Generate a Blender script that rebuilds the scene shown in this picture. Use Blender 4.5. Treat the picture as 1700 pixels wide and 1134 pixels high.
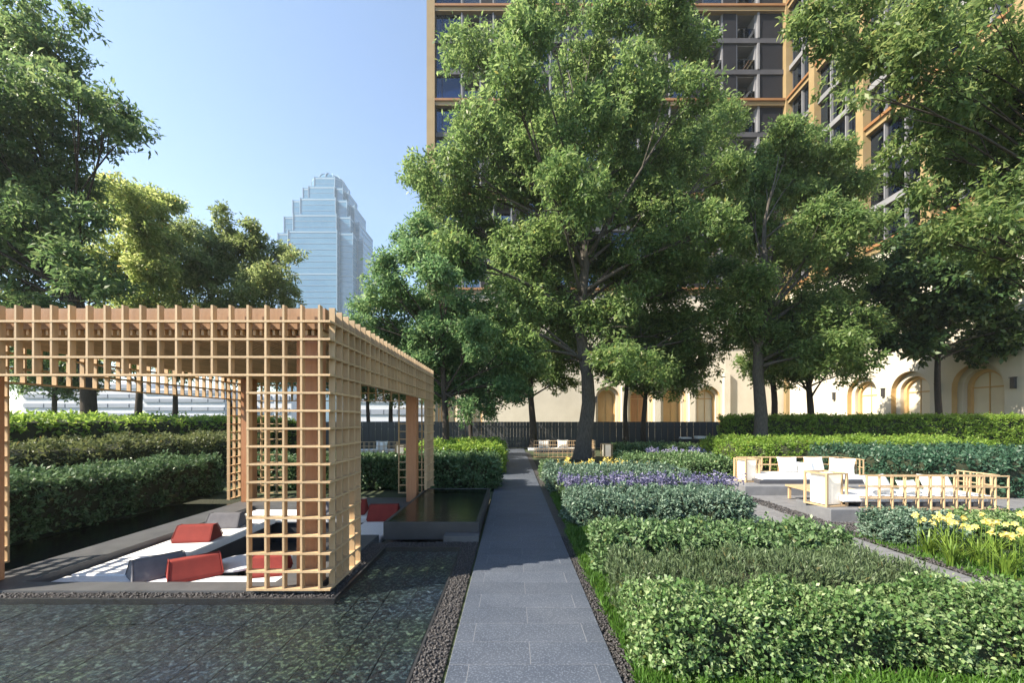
import bpy, math, random
import numpy as np
from mathutils import Vector
R = math.radians
rng = np.random.default_rng(7)
random.seed(7)
sc = bpy.context.scene
for o in list(bpy.data.objects): bpy.data.objects.remove(o)
col = sc.collection

# ------------------------------------------------------------------ camera, sky, sun, exposure
F, EYE, HY = 695.0, 1.65, 698.0          # focal length in photo pixels, eye height, horizon row (photo is 1700 x 1134)
cam = bpy.data.cameras.new('camera'); cam_o = bpy.data.objects.new('camera', cam); col.objects.link(cam_o)
cam_o.location = (0, 0, EYE); cam_o.rotation_euler = (R(90), 0, 0)
cam.sensor_width = 36; cam.lens = F / 1700 * 36; cam.shift_y = (HY - 567) / 1700
cam.clip_start = 0.05; cam.clip_end = 4000
sc.camera = cam_o

SUN_EL, SUN_AZ = 41.0, 22.0              # light travels towards +X and a little towards +Y
w = bpy.data.worlds.new('World'); sc.world = w; w.use_nodes = True
nt = w.node_tree; bg = nt.nodes['Background']
sky = nt.nodes.new('ShaderNodeTexSky'); sky.sky_type = 'NISHITA'; sky.sun_disc = False
sky.sun_elevation = R(SUN_EL); sky.sun_rotation = R(270 - SUN_AZ)
sky.air_density = 1.0; sky.dust_density = 0.2; sky.ozone_density = 1.0; sky.altitude = 0
nt.links.new(sky.outputs[0], bg.inputs[0]); bg.inputs[1].default_value = 0.108
sun = bpy.data.lights.new('sun', 'SUN'); sun.energy = 5.0; sun.angle = R(0.5); sun.color = (1.0, 0.90, 0.74)
sun_o = bpy.data.objects.new('sun', sun); col.objects.link(sun_o)
sdir = Vector((math.cos(R(SUN_EL)) * math.cos(R(SUN_AZ)), math.cos(R(SUN_EL)) * math.sin(R(SUN_AZ)), -math.sin(R(SUN_EL))))
sun_o.rotation_euler = sdir.to_track_quat('-Z', 'Y').to_euler(); sun_o.location = (-40, -5, 40)
vs = sc.view_settings
vs.view_transform = 'Standard'; vs.look = 'None'; vs.gamma = 1; vs.exposure = 1.5; vs.use_curve_mapping = False
sc.cycles.max_bounces = 8; sc.cycles.transparent_max_bounces = 12
sc.cycles.diffuse_bounces = 4; sc.cycles.glossy_bounces = 4; sc.cycles.transmission_bounces = 4
sc.cycles.caustics_reflective = False; sc.cycles.caustics_refractive = False

# ------------------------------------------------------------------ helpers
def P(x, y, Y, z=None):
    """photo pixel + distance -> world"""
    return ((x - 850) * Y / F, Y, EYE - (y - HY) * Y / F)

def tag(o, label=None, cat=None, group=None, kind=None):
    if label: o['label'] = label
    if cat: o['category'] = cat
    if group: o['group'] = group
    if kind: o['kind'] = kind
    return o
def empty(name, loc, label=None, cat=None, group=None, rz=0):
    o = bpy.data.objects.new(name, None); col.objects.link(o); o.location = loc; o.rotation_euler = (0, 0, rz)
    o.empty_display_size = 0.1
    return tag(o, label, cat, group)
def link(name, me, mat=None, parent=None, loc=None, rot=None):
    o = bpy.data.objects.new(name, me); col.objects.link(o)
    if mat is not None and len(me.materials) == 0: me.materials.append(mat)
    if parent is not None: o.parent = parent
    if loc is not None: o.location = loc
    if rot is not None: o.rotation_euler = rot
    return o
def mesh_np(name, V, loops, starts, smooth=False):
    me = bpy.data.meshes.new(name)
    V = np.ascontiguousarray(V, dtype=np.float32)
    me.vertices.add(len(V)); me.vertices.foreach_set('co', V.ravel())
    me.loops.add(len(loops)); me.loops.foreach_set('vertex_index', np.asarray(loops, np.int32))
    me.polygons.add(len(starts)); me.polygons.foreach_set('loop_start', np.asarray(starts, np.int32))
    if smooth: me.polygons.foreach_set('use_smooth', np.ones(len(starts), bool))
    me.update(calc_edges=True); me.validate()
    return me
class MB:
    def __init__(s): s.v = []; s.f = []
    def quad(s, *p):
        n = len(s.v); s.v += [tuple(q) for q in p]; s.f.append(tuple(range(n, n + len(p)))); return s
    def box(s, a, b):
        x0, y0, z0 = a; x1, y1, z1 = b; n = len(s.v)
        s.v += [(x0,y0,z0),(x1,y0,z0),(x1,y1,z0),(x0,y1,z0),(x0,y0,z1),(x1,y0,z1),(x1,y1,z1),(x0,y1,z1)]
        s.f += [tuple(n + i for i in q) for q in ((0,3,2,1),(4,5,6,7),(0,1,5,4),(1,2,6,5),(2,3,7,6),(3,0,4,7))]; return s
    def prism(s, pts, z0, z1):
        n = len(s.v); k = len(pts)
        s.v += [(x, y, z0) for x, y in pts] + [(x, y, z1) for x, y in pts]
        s.f.append(tuple(n + i for i in reversed(range(k)))); s.f.append(tuple(n + k + i for i in range(k)))
        for i in range(k): j = (i + 1) % k; s.f.append((n + i, n + j, n + k + j, n + k + i))
        return s
    def tube(s, pts, rad, k=8, cap=True):
        pts = [Vector(p) for p in pts]; base = len(s.v); m = len(pts)
        for i, p in enumerate(pts):
            t = (pts[min(i + 1, m - 1)] - pts[max(i - 1, 0)]).normalized()
            a = Vector((1, 0, 0)) if abs(t.x) < 0.8 else Vector((0, 1, 0))
            u = t.cross(a).normalized(); vv = t.cross(u)
            for j in range(k):
                an = 2 * math.pi * j / k
                s.v.append(tuple(p + (u * math.cos(an) + vv * math.sin(an)) * rad[i]))
        for i in range(m - 1):
            for j in range(k):
                a = base + i * k + j; b = base + i * k + (j + 1) % k
                s.f.append((a, a + k, b + k, b))
        if cap:
            s.f.append(tuple(base + j for j in range(k))); s.f.append(tuple(base + (m - 1) * k + j for j in reversed(range(k))))
        return s
    def mesh(s, name, smooth=False):
        me = bpy.data.meshes.new(name); me.from_pydata(s.v, [], s.f)
        if smooth: me.polygons.foreach_set('use_smooth', np.ones(len(me.polygons), bool))
        me.update(); return me
    def build(s, name, mat, parent=None, loc=None, rot=None, smooth=False, bevel=0):
        o = link(name, s.mesh(name, smooth), mat, parent, loc, rot)
        if bevel:
            b = o.modifiers.new('bevel', 'BEVEL'); b.width = bevel; b.segments = 2; b.limit_method = 'ANGLE'
        return o
_cache = {}
def cbox(name, dims, mat, parent, ctr, rot=None):
    """box of size dims centred at ctr, mesh shared between alike boxes"""
    key = (tuple(round(d, 4) for d in dims), mat.name)
    if key not in _cache:
        x, y, z = (d / 2 for d in dims); me = MB().box((-x, -y, -z), (x, y, z)).mesh(name); me.materials.append(mat); _cache[key] = me
    return link(name, _cache[key], None, parent, ctr, rot)
def sheet(name, mat, xs, ys, z, holes=(), zfun=None):
    """flat sheet cut by the breakpoints, cells inside holes left out"""
    m = MB(); idx = {}
    def vid(i, j):
        if (i, j) not in idx: idx[(i, j)] = len(m.v); m.v.append((xs[i], ys[j], z))
        return idx[(i, j)]
    for i in range(len(xs) - 1):
        for j in range(len(ys) - 1):
            cx, cy = (xs[i] + xs[i + 1]) / 2, (ys[j] + ys[j + 1]) / 2
            if any(a < cx < b and c < cy < d for a, b, c, d in holes): continue
            m.f.append((vid(i, j), vid(i + 1, j), vid(i + 1, j + 1), vid(i, j + 1)))
    return m.build(name, mat)

# ------------------------------------------------------------------ materials
def new_mat(name):
    m = bpy.data.materials.new(name); m.use_nodes = True
    n = m.node_tree.nodes; return m, n, m.node_tree.links, n['Principled BSDF']
def stone(name, c1, c2, scale=8, rough=0.6, bump=0.1, bscale=None, spec=0.5, speck=None, coord='Object', stretch=(1,1,1)):
    m, n, l, b = new_mat(name)
    tc = n.new('ShaderNodeTexCoord'); mp = n.new('ShaderNodeMapping'); mp.inputs['Scale'].default_value = stretch
    l.new(tc.outputs[coord], mp.inputs['Vector'])
    no = n.new('ShaderNodeTexNoise'); no.inputs['Scale'].default_value = scale; no.inputs['Detail'].default_value = 6; no.inputs['Roughness'].default_value = 0.65
    l.new(mp.outputs[0], no.inputs['Vector'])
    cr = n.new('ShaderNodeValToRGB'); cr.color_ramp.elements[0].position = 0.3; cr.color_ramp.elements[1].position = 0.7
    cr.color_ramp.elements[0].color = (*c1, 1); cr.color_ramp.elements[1].color = (*c2, 1)
    l.new(no.outputs['Fac'], cr.inputs[0]); out = cr.outputs[0]
    if speck:
        n2 = n.new('ShaderNodeTexNoise'); n2.inputs['Scale'].default_value = speck[0]; n2.inputs['Detail'].default_value = 2
        l.new(mp.outputs[0], n2.inputs['Vector'])
        r2 = n.new('ShaderNodeValToRGB'); r2.color_ramp.elements[0].position = 0.52; r2.color_ramp.elements[1].position = 0.66
        mx = n.new('ShaderNodeMixRGB'); l.new(n2.outputs['Fac'], r2.inputs[0]); l.new(r2.outputs[0], mx.inputs[0])
        l.new(out, mx.inputs[1]); mx.inputs[2].default_value = (*speck[1], 1); out = mx.outputs[0]
    # each object a slightly different tone
    oi = n.new('ShaderNodeObjectInfo'); mr = n.new('ShaderNodeMapRange'); mr.inputs[3].default_value = 0.93; mr.inputs[4].default_value = 1.06
    l.new(oi.outputs['Random'], mr.inputs[0]); mu = n.new('ShaderNodeMixRGB'); mu.blend_type = 'MULTIPLY'; mu.inputs[0].default_value = 1
    l.new(out, mu.inputs[1]); l.new(mr.outputs[0], mu.inputs[2]); l.new(mu.outputs[0], b.inputs['Base Color'])
    b.inputs['Roughness'].default_value = rough; b.inputs['Specular IOR Level'].default_value = spec
    if bump:
        bp = n.new('ShaderNodeBump'); bp.inputs['Strength'].default_value = bump; bp.inputs['Distance'].default_value = 0.02
        nb = n.new('ShaderNodeTexNoise'); nb.inputs['Scale'].default_value = bscale or scale * 6; nb.inputs['Detail'].default_value = 4
        l.new(mp.outputs[0], nb.inputs['Vector']); l.new(nb.outputs['Fac'], bp.inputs['Height']); l.new(bp.outputs[0], b.inputs['Normal'])
    return m
def leafmat(name, dark, mid, light, transl=0.3, rough=0.42, patch=0.6):
    """leaf colours vary leaf by leaf and over broad patches of the plant"""
    m, n, l, b = new_mat(name)
    ge = n.new('ShaderNodeNewGeometry'); tc = n.new('ShaderNodeTexCoord')
    no = n.new('ShaderNodeTexNoise'); no.inputs['Scale'].default_value = patch; no.inputs['Detail'].default_value = 2
    l.new(tc.outputs['Object'], no.inputs['Vector'])
    ad = n.new('ShaderNodeMath'); ad.operation = 'MULTIPLY_ADD'; ad.inputs[1].default_value = 0.6; l.new(ge.outputs['Random Per Island'], ad.inputs[0])
    sb = n.new('ShaderNodeMath'); sb.operation = 'MULTIPLY'; sb.inputs[1].default_value = 0.45; l.new(no.outputs['Fac'], sb.inputs[0]); l.new(sb.outputs[0], ad.inputs[2])
    cr = n.new('ShaderNodeValToRGB'); e = cr.color_ramp.elements
    e[0].position = 0.1; e[0].color = (*dark, 1); e[1].position = 0.9; e[1].color = (*light, 1)
    k = e.new(0.5); k.color = (*mid, 1); l.new(ad.outputs[0], cr.inputs[0])
    fr = n.new('ShaderNodeMath'); fr.operation = 'MULTIPLY'; fr.inputs[1].default_value = 37.0; l.new(ge.outputs['Random Per Island'], fr.inputs[0])
    fc = n.new('ShaderNodeMath'); fc.operation = 'FRACT'; l.new(fr.outputs[0], fc.inputs[0]); gt = n.new('ShaderNodeMath'); gt.operation = 'GREATER_THAN'; gt.inputs[1].default_value = 0.988; l.new(fc.outputs[0], gt.inputs[0])
    bl = n.new('ShaderNodeMixRGB'); l.new(gt.outputs[0], bl.inputs[0]); l.new(cr.outputs[0], bl.inputs[1]); bl.inputs[2].default_value = (mid[0] * 1.6, mid[1] * 1.0, mid[2] * 0.9, 1)
    cr = bl; l.new(cr.outputs[0], b.inputs['Base Color'])
    b.inputs['Roughness'].default_value = rough; b.inputs['Specular IOR Level'].default_value = 0.3
    tr = n.new('ShaderNodeBsdfTranslucent'); hs = n.new('ShaderNodeHueSaturation'); hs.inputs['Value'].default_value = 1.5; hs.inputs['Hue'].default_value = 0.485
    l.new(cr.outputs[0], hs.inputs['Color']); l.new(hs.outputs[0], tr.inputs['Color'])
    mx = n.new('ShaderNodeMixShader'); mx.inputs[0].default_value = transl
    l.new(b.outputs[0], mx.inputs[1]); l.new(tr.outputs[0], mx.inputs[2]); l.new(mx.outputs[0], n['Material Output'].inputs['Surface'])
    return m
def wood(name, c1, c2, rough=0.5):
    m = stone(name, c1, c2, scale=5, rough=rough, bump=0.15, bscale=40, stretch=(6, 6, 0.6))
    for k in m.node_tree.nodes:
        if k.type == 'MAP_RANGE': k.inputs[3].default_value = 0.84; k.inputs[4].default_value = 1.12
    return m
def glass(name, tint, ior=1.7, rough=0.02, refl=(1, 1, 1), base=0.0):
    m, n, l, b = new_mat(name); n.remove(b)
    t = n.new('ShaderNodeBsdfTransparent'); t.inputs[0].default_value = (*tint, 1)
    g = n.new('ShaderNodeBsdfGlossy'); g.inputs['Roughness'].default_value = rough; g.inputs[0].default_value = (*refl, 1)
    fr = n.new('ShaderNodeFresnel'); fr.inputs[0].default_value = ior; mx = n.new('ShaderNodeMixShader')
    mm = n.new('ShaderNodeMath'); mm.operation = 'ADD'; mm.inputs[1].default_value = base; mm.use_clamp = True
    l.new(fr.outputs[0], mm.inputs[0]); l.new(mm.outputs[0], mx.inputs[0])
    l.new(t.outputs[0], mx.inputs[1]); l.new(g.outputs[0], mx.inputs[2]); l.new(mx.outputs[0], n['Material Output'].inputs['Surface'])
    return m
def water_mat(name, tint, bump=0.25, scale=7, ior=1.33):
    m = glass(name, tint, ior=ior, rough=0.015); n = m.node_tree.nodes; l = m.node_tree.links
    tc = n.new('ShaderNodeTexCoord'); mp = n.new('ShaderNodeMapping'); mp.inputs['Scale'].default_value = (1, 1.9, 1); mp.inputs['Rotation'].default_value = (0, 0, R(28))
    l.new(tc.outputs['Object'], mp.inputs[0])
    no = n.new('ShaderNodeTexNoise'); no.inputs['Scale'].default_value = scale; no.inputs['Detail'].default_value = 6; no.inputs['Roughness'].default_value = 0.6; no.inputs['Distortion'].default_value = 0.6
    l.new(mp.outputs[0], no.inputs['Vector']); bp = n.new('ShaderNodeBump'); bp.inputs['Strength'].default_value = bump; bp.inputs['Distance'].default_value = 0.05
    l.new(no.outputs['Fac'], bp.inputs['Height'])
    for k in n:
        if k.type in ('BSDF_GLOSSY', 'FRESNEL'): l.new(bp.outputs[0], k.inputs['Normal'])
    return m

M = {}
M['soil'] = stone('soil', (0.03,0.026,0.018), (0.06,0.05,0.03), 6, 0.95, 0.5)
M['ground'] = stone('ground_green', (0.025,0.035,0.015), (0.05,0.07,0.025), 1.5, 0.95, 0.5, 30)
M['granite'] = stone('granite_slab', (0.050,0.060,0.082), (0.074,0.086,0.112), 2, 0.55, 0.12, 200, speck=(75, (0.135,0.155,0.195)))
M['mortar'] = stone('mortar', (0.16,0.17,0.19), (0.20,0.21,0.23), 20, 0.9, 0.2)
M['darkstone'] = stone('dark_stone', (0.028,0.03,0.034), (0.05,0.052,0.058), 3, 0.4, 0.08, 60)
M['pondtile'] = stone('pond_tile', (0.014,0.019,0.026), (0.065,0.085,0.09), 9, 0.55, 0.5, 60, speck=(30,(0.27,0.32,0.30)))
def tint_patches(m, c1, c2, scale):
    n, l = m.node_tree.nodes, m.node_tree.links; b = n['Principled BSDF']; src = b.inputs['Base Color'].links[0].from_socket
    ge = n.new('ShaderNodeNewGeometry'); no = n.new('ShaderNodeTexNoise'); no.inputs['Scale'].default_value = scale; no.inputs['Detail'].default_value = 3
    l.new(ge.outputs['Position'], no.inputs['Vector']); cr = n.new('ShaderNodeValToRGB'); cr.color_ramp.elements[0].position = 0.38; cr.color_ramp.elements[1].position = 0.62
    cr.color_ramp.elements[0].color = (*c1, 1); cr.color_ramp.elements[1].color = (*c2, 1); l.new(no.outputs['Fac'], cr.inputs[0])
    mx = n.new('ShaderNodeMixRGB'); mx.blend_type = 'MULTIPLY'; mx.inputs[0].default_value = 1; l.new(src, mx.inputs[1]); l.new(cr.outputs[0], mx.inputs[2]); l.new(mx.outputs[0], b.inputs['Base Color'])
tint_patches(M['pondtile'], (0.55,0.66,0.95), (0.9,1.02,0.62), 0.8)  # specks and blue-green patches in the tile colour stand in for broken water reflections
tint_patches(M['granite'], (0.86,0.88,0.90), (1.10,1.08,1.04), 0.8)
M['deck'] = stone('deck_stone', (0.065,0.067,0.072), (0.105,0.107,0.112), 4, 0.5, 0.08, 80)
M['pave'] = stone('court_paving', (0.12,0.12,0.13), (0.19,0.19,0.195), 5, 0.6, 0.15, 90)
M['lightstone'] = stone('light_stone', (0.13,0.134,0.145), (0.185,0.187,0.195), 4, 0.6, 0.08, 90)
M['steel'] = stone('edging_steel', (0.02,0.02,0.022), (0.035,0.035,0.038), 10, 0.4, 0.05)
M['pebble'] = stone('pebble', (0.016,0.015,0.017), (0.05,0.046,0.047), 45, 0.6, 0, speck=(60,(0.11,0.10,0.096)))
M['slat'] = wood('pale_oak', (0.45,0.305,0.17), (0.55,0.395,0.23))
M['post'] = wood('red_cedar', (0.36,0.155,0.07), (0.46,0.215,0.10))
M['ceil'] = wood('ceiling_wood', (0.30,0.165,0.085), (0.40,0.23,0.12))
M['white'] = stone('white_fabric', (0.74,0.74,0.74), (0.80,0.80,0.79), 20, 0.85, 0.25, 500, spec=0.2)
M['red'] = stone('red_fabric', (0.185,0.026,0.022), (0.24,0.036,0.029), 8, 0.8, 0.3, 500, spec=0.25)
M['grey'] = stone('grey_fabric', (0.10,0.10,0.115), (0.145,0.145,0.16), 8, 0.85, 0.3, 500, spec=0.2)
M['lampwhite'] = stone('lantern_panel', (0.74,0.71,0.64), (0.80,0.77,0.70), 6, 0.6, 0.05)
M['fence'] = stone('charcoal_fence', (0.028,0.030,0.034), (0.05,0.052,0.057), 3, 0.5, 0.1, stretch=(4,4,0.5))
M['bark'] = stone('bark', (0.035,0.031,0.026), (0.13,0.113,0.095), 9, 0.95, 1.0, 18, stretch=(3,3,0.7))
M['barkdark'] = stone('dark_bark', (0.025,0.02,0.016), (0.06,0.045,0.035), 7, 0.95, 0.8, 14, stretch=(3,3,0.7))
M['core'] = stone('shade_core', (0.018,0.022,0.01), (0.035,0.042,0.018), 9, 1.0, 0.6)  # dark fill of the added light-blocking core in each hedge
M['cream'] = stone('cream_stone', (0.52,0.47,0.385), (0.64,0.585,0.49), 0.35, 0.75, 0.05, 12)
M['ochre'] = stone('ochre_render', (0.54,0.34,0.14), (0.64,0.43,0.20), 0.8, 0.7, 0.05, 12)
M['creamdoor'] = stone('pale_door', (0.62,0.55,0.42), (0.70,0.63,0.5), 1.0, 0.6, 0.03)
M['gold'] = stone('bronze_gold_metal', (0.26,0.185,0.09), (0.32,0.235,0.12), 0.6, 0.38, 0.02)
M['orange'] = stone('copper_metal', (0.24,0.115,0.045), (0.30,0.155,0.065), 0.6, 0.4, 0.02)
M['slab'] = stone('grey_slab', (0.05,0.05,0.058), (0.072,0.072,0.082), 0.8, 0.6, 0.03)
M['wingslab'] = stone('pale_slab', (0.17,0.17,0.18), (0.23,0.23,0.24), 0.8, 0.6, 0.03)
M['darkpanel'] = stone('dark_panel', (0.014,0.014,0.018), (0.023,0.023,0.028), 0.6, 0.6, 0.02, spec=0.15)
M['frame'] = stone('window_frame', (0.03,0.03,0.034), (0.045,0.045,0.05), 1, 0.4, 0)
M['mull'] = stone('white_mullion', (0.17,0.17,0.185), (0.23,0.23,0.245), 1, 0.5, 0)
M['room'] = stone('room_wall', (0.05,0.04,0.03), (0.14,0.105,0.07), 0.25, 0.9, 0)
M['curtain'] = stone('curtain', (0.55,0.44,0.30), (0.75,0.65,0.5), 0.7, 0.9, 0)
M['timberdoor'] = stone('warm_timber', (0.40,0.19,0.07), (0.52,0.27,0.11), 1.5, 0.6, 0.05, stretch=(5,5,0.5))
M['pane'] = glass('window_glass', (0.34,0.38,0.44), 1.6, 0.02, (0.55,0.72,1.0), 0.03)
M['balus'] = glass('balustrade_glass', (0.62,0.68,0.74), 1.7, 0.03, (0.9,0.95,1.0), 0.05)
M['water'] = water_mat('pond_water', (0.88,0.93,0.93), 1.0, 11, 1.42)
M['stillwater'] = water_mat('still_water', (0.5,0.55,0.56), 0.10, 5)
M['skyglass'] = stone('tower_glass', (0.055,0.14,0.235), (0.10,0.21,0.31), 0.03, 0.12, 0, spec=0.9)
M['skyband'] = stone('tower_band', (0.13,0.22,0.31), (0.18,0.27,0.36), 0.05, 0.5, 0)
M['farwhite'] = stone('far_concrete', (0.52,0.53,0.56), (0.62,0.63,0.66), 0.1, 0.8, 0)
M['farglass'] = stone('far_window', (0.22,0.24,0.29), (0.30,0.32,0.37), 0.2, 0.3, 0)
_n = M['lampwhite'].node_tree.nodes['Principled BSDF']; _n.inputs['Emission Color'].default_value = (1.0, 0.78, 0.48, 1); _n.inputs['Emission Strength'].default_value = 0.12
# foliage
M['lf_main'] = leafmat('leaf_main', (0.060,0.124,0.036), (0.128,0.213,0.066), (0.27,0.35,0.135), 0.56)
M['lf_teal'] = leafmat('leaf_teal', (0.052,0.128,0.054), (0.110,0.212,0.084), (0.22,0.32,0.14), 0.56)
M['lf_gold'] = leafmat('leaf_gold', (0.12,0.19,0.045), (0.24,0.32,0.09), (0.45,0.48,0.20), 0.6)
M['lf_olive'] = leafmat('leaf_olive', (0.09,0.14,0.045), (0.18,0.24,0.085), (0.33,0.38,0.17), 0.6)
M['lf_dark'] = leafmat('leaf_dark', (0.022,0.055,0.018), (0.048,0.095,0.032), (0.10,0.16,0.05), 0.3)
M['lf_near'] = leafmat('leaf_near', (0.062,0.122,0.034), (0.135,0.208,0.065), (0.29,0.34,0.13), 0.56)
M['lf_left'] = leafmat('leaf_left', (0.050,0.108,0.036), (0.104,0.18,0.065), (0.21,0.28,0.11), 0.54)
M['hd_var'] = leafmat('hedge_variegated', (0.035,0.082,0.024), (0.095,0.175,0.052), (0.33,0.41,0.20), 0.26, patch=2)
M['hd_wisp'] = leafmat('hedge_wispy', (0.05,0.08,0.034), (0.095,0.14,0.064), (0.19,0.245,0.135), 0.32, patch=2)
M['hd_mid'] = leafmat('hedge_mid', (0.04,0.085,0.03), (0.085,0.155,0.055), (0.22,0.30,0.15), 0.22, patch=2)
M['hd_blue'] = leafmat('hedge_bluegreen', (0.035,0.075,0.045), (0.09,0.15,0.10), (0.24,0.32,0.24), 0.2, patch=2)
M['hd_bright'] = leafmat('hedge_bright', (0.085,0.17,0.022), (0.165,0.28,0.045), (0.32,0.44,0.10), 0.5, patch=1)
M['hd_teal'] = leafmat('hedge_teal', (0.015,0.05,0.028), (0.035,0.085,0.05), (0.09,0.16,0.10), 0.2, patch=1)
M['hd_dark'] = leafmat('hedge_dark', (0.03,0.07,0.028), (0.065,0.125,0.05), (0.17,0.25,0.13), 0.3, patch=1.5)
M['hd_brown'] = leafmat('hedge_olive_brown', (0.055,0.075,0.025), (0.10,0.125,0.045), (0.19,0.22,0.085), 0.35, patch=1.2)
M['grass'] = leafmat('grass_blade', (0.03,0.08,0.012), (0.06,0.14,0.02), (0.11,0.21,0.04), 0.3, patch=3)
M['lily_leaf'] = leafmat('lily_leaf', (0.06,0.11,0.015), (0.12,0.20,0.03), (0.24,0.33,0.06), 0.3, patch=3)
M['yellow'] = leafmat('yellow_petal', (0.62,0.48,0.08), (0.74,0.62,0.16), (0.84,0.76,0.32), 0.3)
M['purple'] = leafmat('purple_petal', (0.07,0.07,0.15), (0.125,0.12,0.225), (0.27,0.26,0.37), 0.25)
M['lavender'] = leafmat('lavender_petal', (0.22,0.20,0.34), (0.34,0.32,0.46), (0.52,0.50,0.60), 0.25)

# ------------------------------------------------------------------ leaf machinery
def unit(a): return a / np.maximum(np.linalg.norm(a, axis=1, keepdims=True), 1e-9)
def leaves_mesh(name, pos, dirn, nrm, L, W, bend=0.0):
    """one pointed four-corner leaf per row"""
    n = len(pos); side = unit(np.cross(dirn, nrm)); up = unit(np.cross(side, dirn))
    L = np.asarray(L).reshape(-1, 1); W = np.asarray(W).reshape(-1, 1)
    V = np.empty((n, 4, 3)); mid = pos + dirn * L * 0.5
    V[:, 0] = pos; V[:, 1] = mid + side * W * 0.5 + up * W * 0.12; V[:, 2] = pos + dirn * L - up * L * bend; V[:, 3] = mid - side * W * 0.5 + up * W * 0.12
    return mesh_np(name, V.reshape(-1, 3), np.arange(n * 4), np.arange(0, n * 4, 4))
def crown_mesh(name, clumps, n_leaves, L, W, rs, flat=0.78, tuft=18, spread=0.26, droop=0.25):
    cl = np.array(clumps, float); wgt = cl[:, 3] ** 2; wgt /= wgt.sum()
    nt_ = max(1, n_leaves // tuft); NS = 11
    sd = unit(rs.normal(size=(len(cl), NS, 3)).reshape(-1, 3) + np.array([0, 0, 0.3]))
    sub = np.repeat(cl[:, :3], NS, 0) + sd * np.repeat(cl[:, 3], NS)[:, None] * rs.uniform(0.5, 0.82, (len(sd), 1)) * np.array([1, 1, flat])
    sr = np.repeat(cl[:, 3], NS) * rs.uniform(0.26, 0.46, len(sd))
    p_ = sr ** 2 * rs.uniform(0.6, 1.4, len(sr)); ci = rs.choice(len(sub), nt_, p=p_ / p_.sum())
    d = unit(rs.normal(size=(nt_, 3)) + np.array([0, 0, 0.35]))
    rad = sr[ci] * rs.uniform(0.3, 1.0, nt_) ** 0.4
    c = sub[ci] + d * rad[:, None] * np.array([1, 1, 0.8])
    tdir = unit(d * np.array([1, 1, 0.7]) + rs.normal(size=(nt_, 3)) * 0.45 + np.array([0, 0, -droop + 0.15]))
    ti = np.repeat(np.arange(nt_), tuft); n = len(ti)
    along = rs.uniform(-0.5, 1.0, n)
    pos = c[ti] + tdir[ti] * (along * spread)[:, None] + rs.normal(size=(n, 3)) * spread * 0.33
    ld = unit(tdir[ti] * 0.6 + rs.normal(size=(n, 3)) * 0.75 + np.array([0, 0, -droop]))
    nr = unit(rs.normal(size=(n, 3)) * 0.75 + np.array([0, 0, 0.75]) + d[ti] * 0.5)
    sz = rs.uniform(0.7, 1.25, n)
    return leaves_mesh(name, pos, ld, nr, L * sz, W * sz, 0.12)
def curve3(a, b, c, k):
    a, b, c = Vector(a), Vector(b), Vector(c)
    return [a * (1 - t) ** 2 + b * 2 * t * (1 - t) + c * t * t for t in [i / k for i in range(k + 1)]]
def tree(name, label, base, height, r0, clumps, n_leaves, L, W, leaf, bark='bark', seed=1, fork=None, group=None, lean=(0, 0), flare=1.35, limb=1.0, **kw):
    rs = np.random.default_rng(seed); rd = random.Random(seed)
    root = empty(name, base, label, 'tree', group)
    b = Vector(base); cl = [(Vector(c[:3]) - b, c[3]) for c in clumps]
    m = MB(); fork = fork or height * 0.3
    top = Vector((lean[0], lean[1], height)); K = 10
    def axis(z): 
        t = z / height
        return Vector((lean[0] * t * t + 0.10 * r0 * 4 * math.sin(z * 1.1 + seed), lean[1] * t * t + 0.10 * r0 * 4 * math.sin(z * 0.9 + 2 * seed) , z))
    def rad(z):
        t = z / height; return r0 * (1 - 0.25 * min(t / (fork / height), 1)) * (1 if z < fork else max(0.06, (1 - (z - fork) / (height - fork)) ** 0.9)) * (1 + (flare - 1) * math.exp(-z / 0.35))
    zs = [0, 0.15, 0.4, 0.8] + [height * i / 14 for i in range(1, 15) if height * i / 14 > 1.0]
    m.tube([axis(z) for z in zs], [rad(z) for z in zs], 12)
    for c, r in cl:
        zst = min(max(fork * rd.uniform(0.95, 1.25), c.z * rd.uniform(0.58, 0.86)), height * 0.92)
        st = axis(zst); hd = Vector((c.x - st.x, c.y - st.y, 0)).length
        mid = (st + c) * 0.5 + Vector((0, 0, hd * 0.12)) + Vector((rd.uniform(-.1, .1), rd.uniform(-.1, .1), 0)) * hd
        rr = limb * min(rad(zst) * 0.55, 0.03 + 0.013 * (c - st).length)
        pts = curve3(st, mid, c, 7); m.tube(pts, [rr * (1 - 0.8 * i / 7) for i in range(8)], 6)
        for q in range(4):
            d = Vector((rd.gauss(0, 1), rd.gauss(0, 1), rd.gauss(0.2, 0.7))).normalized() * r * 0.85
            s0 = pts[rd.randint(4, 6)]; e = c + d
            m.tube(curve3(s0, (s0 + e) * 0.5 + Vector((0, 0, 0.1 * r)), e, 4), [rr * 0.38, rr * 0.3, rr * 0.22, rr * 0.14, rr * 0.06], 4, cap=False)
    m.build('trunk', M[bark], root, smooth=True)
    lc = [(c.x, c.y, c.z, r) for c, r in cl]
    link('crown', crown_mesh('crown', lc, n_leaves, L, W, rs, **kw), M[leaf], root)
    return root
def blob(cx, cy, cz, rx, ry, rz, n, r, seed):
    """clump centres filling an uneven ellipsoid"""
    rd = random.Random(seed); out = []
    for i in range(n):
        best = None
        for t in range(12):
            d = Vector((rd.gauss(0, 1), rd.gauss(0, 1), rd.gauss(0, 1))).normalized() * rd.uniform(0.25, 1) ** 0.5
            p = (cx + d.x * rx, cy + d.y * ry, cz + d.z * rz)
            dm = min([math.dist(p, q[:3]) for q in out], default=9)
            if best is None or dm > best[0]: best = (dm, p)
        out.append((*best[1], r * rd.uniform(0.75, 1.25)))
    return out

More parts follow.
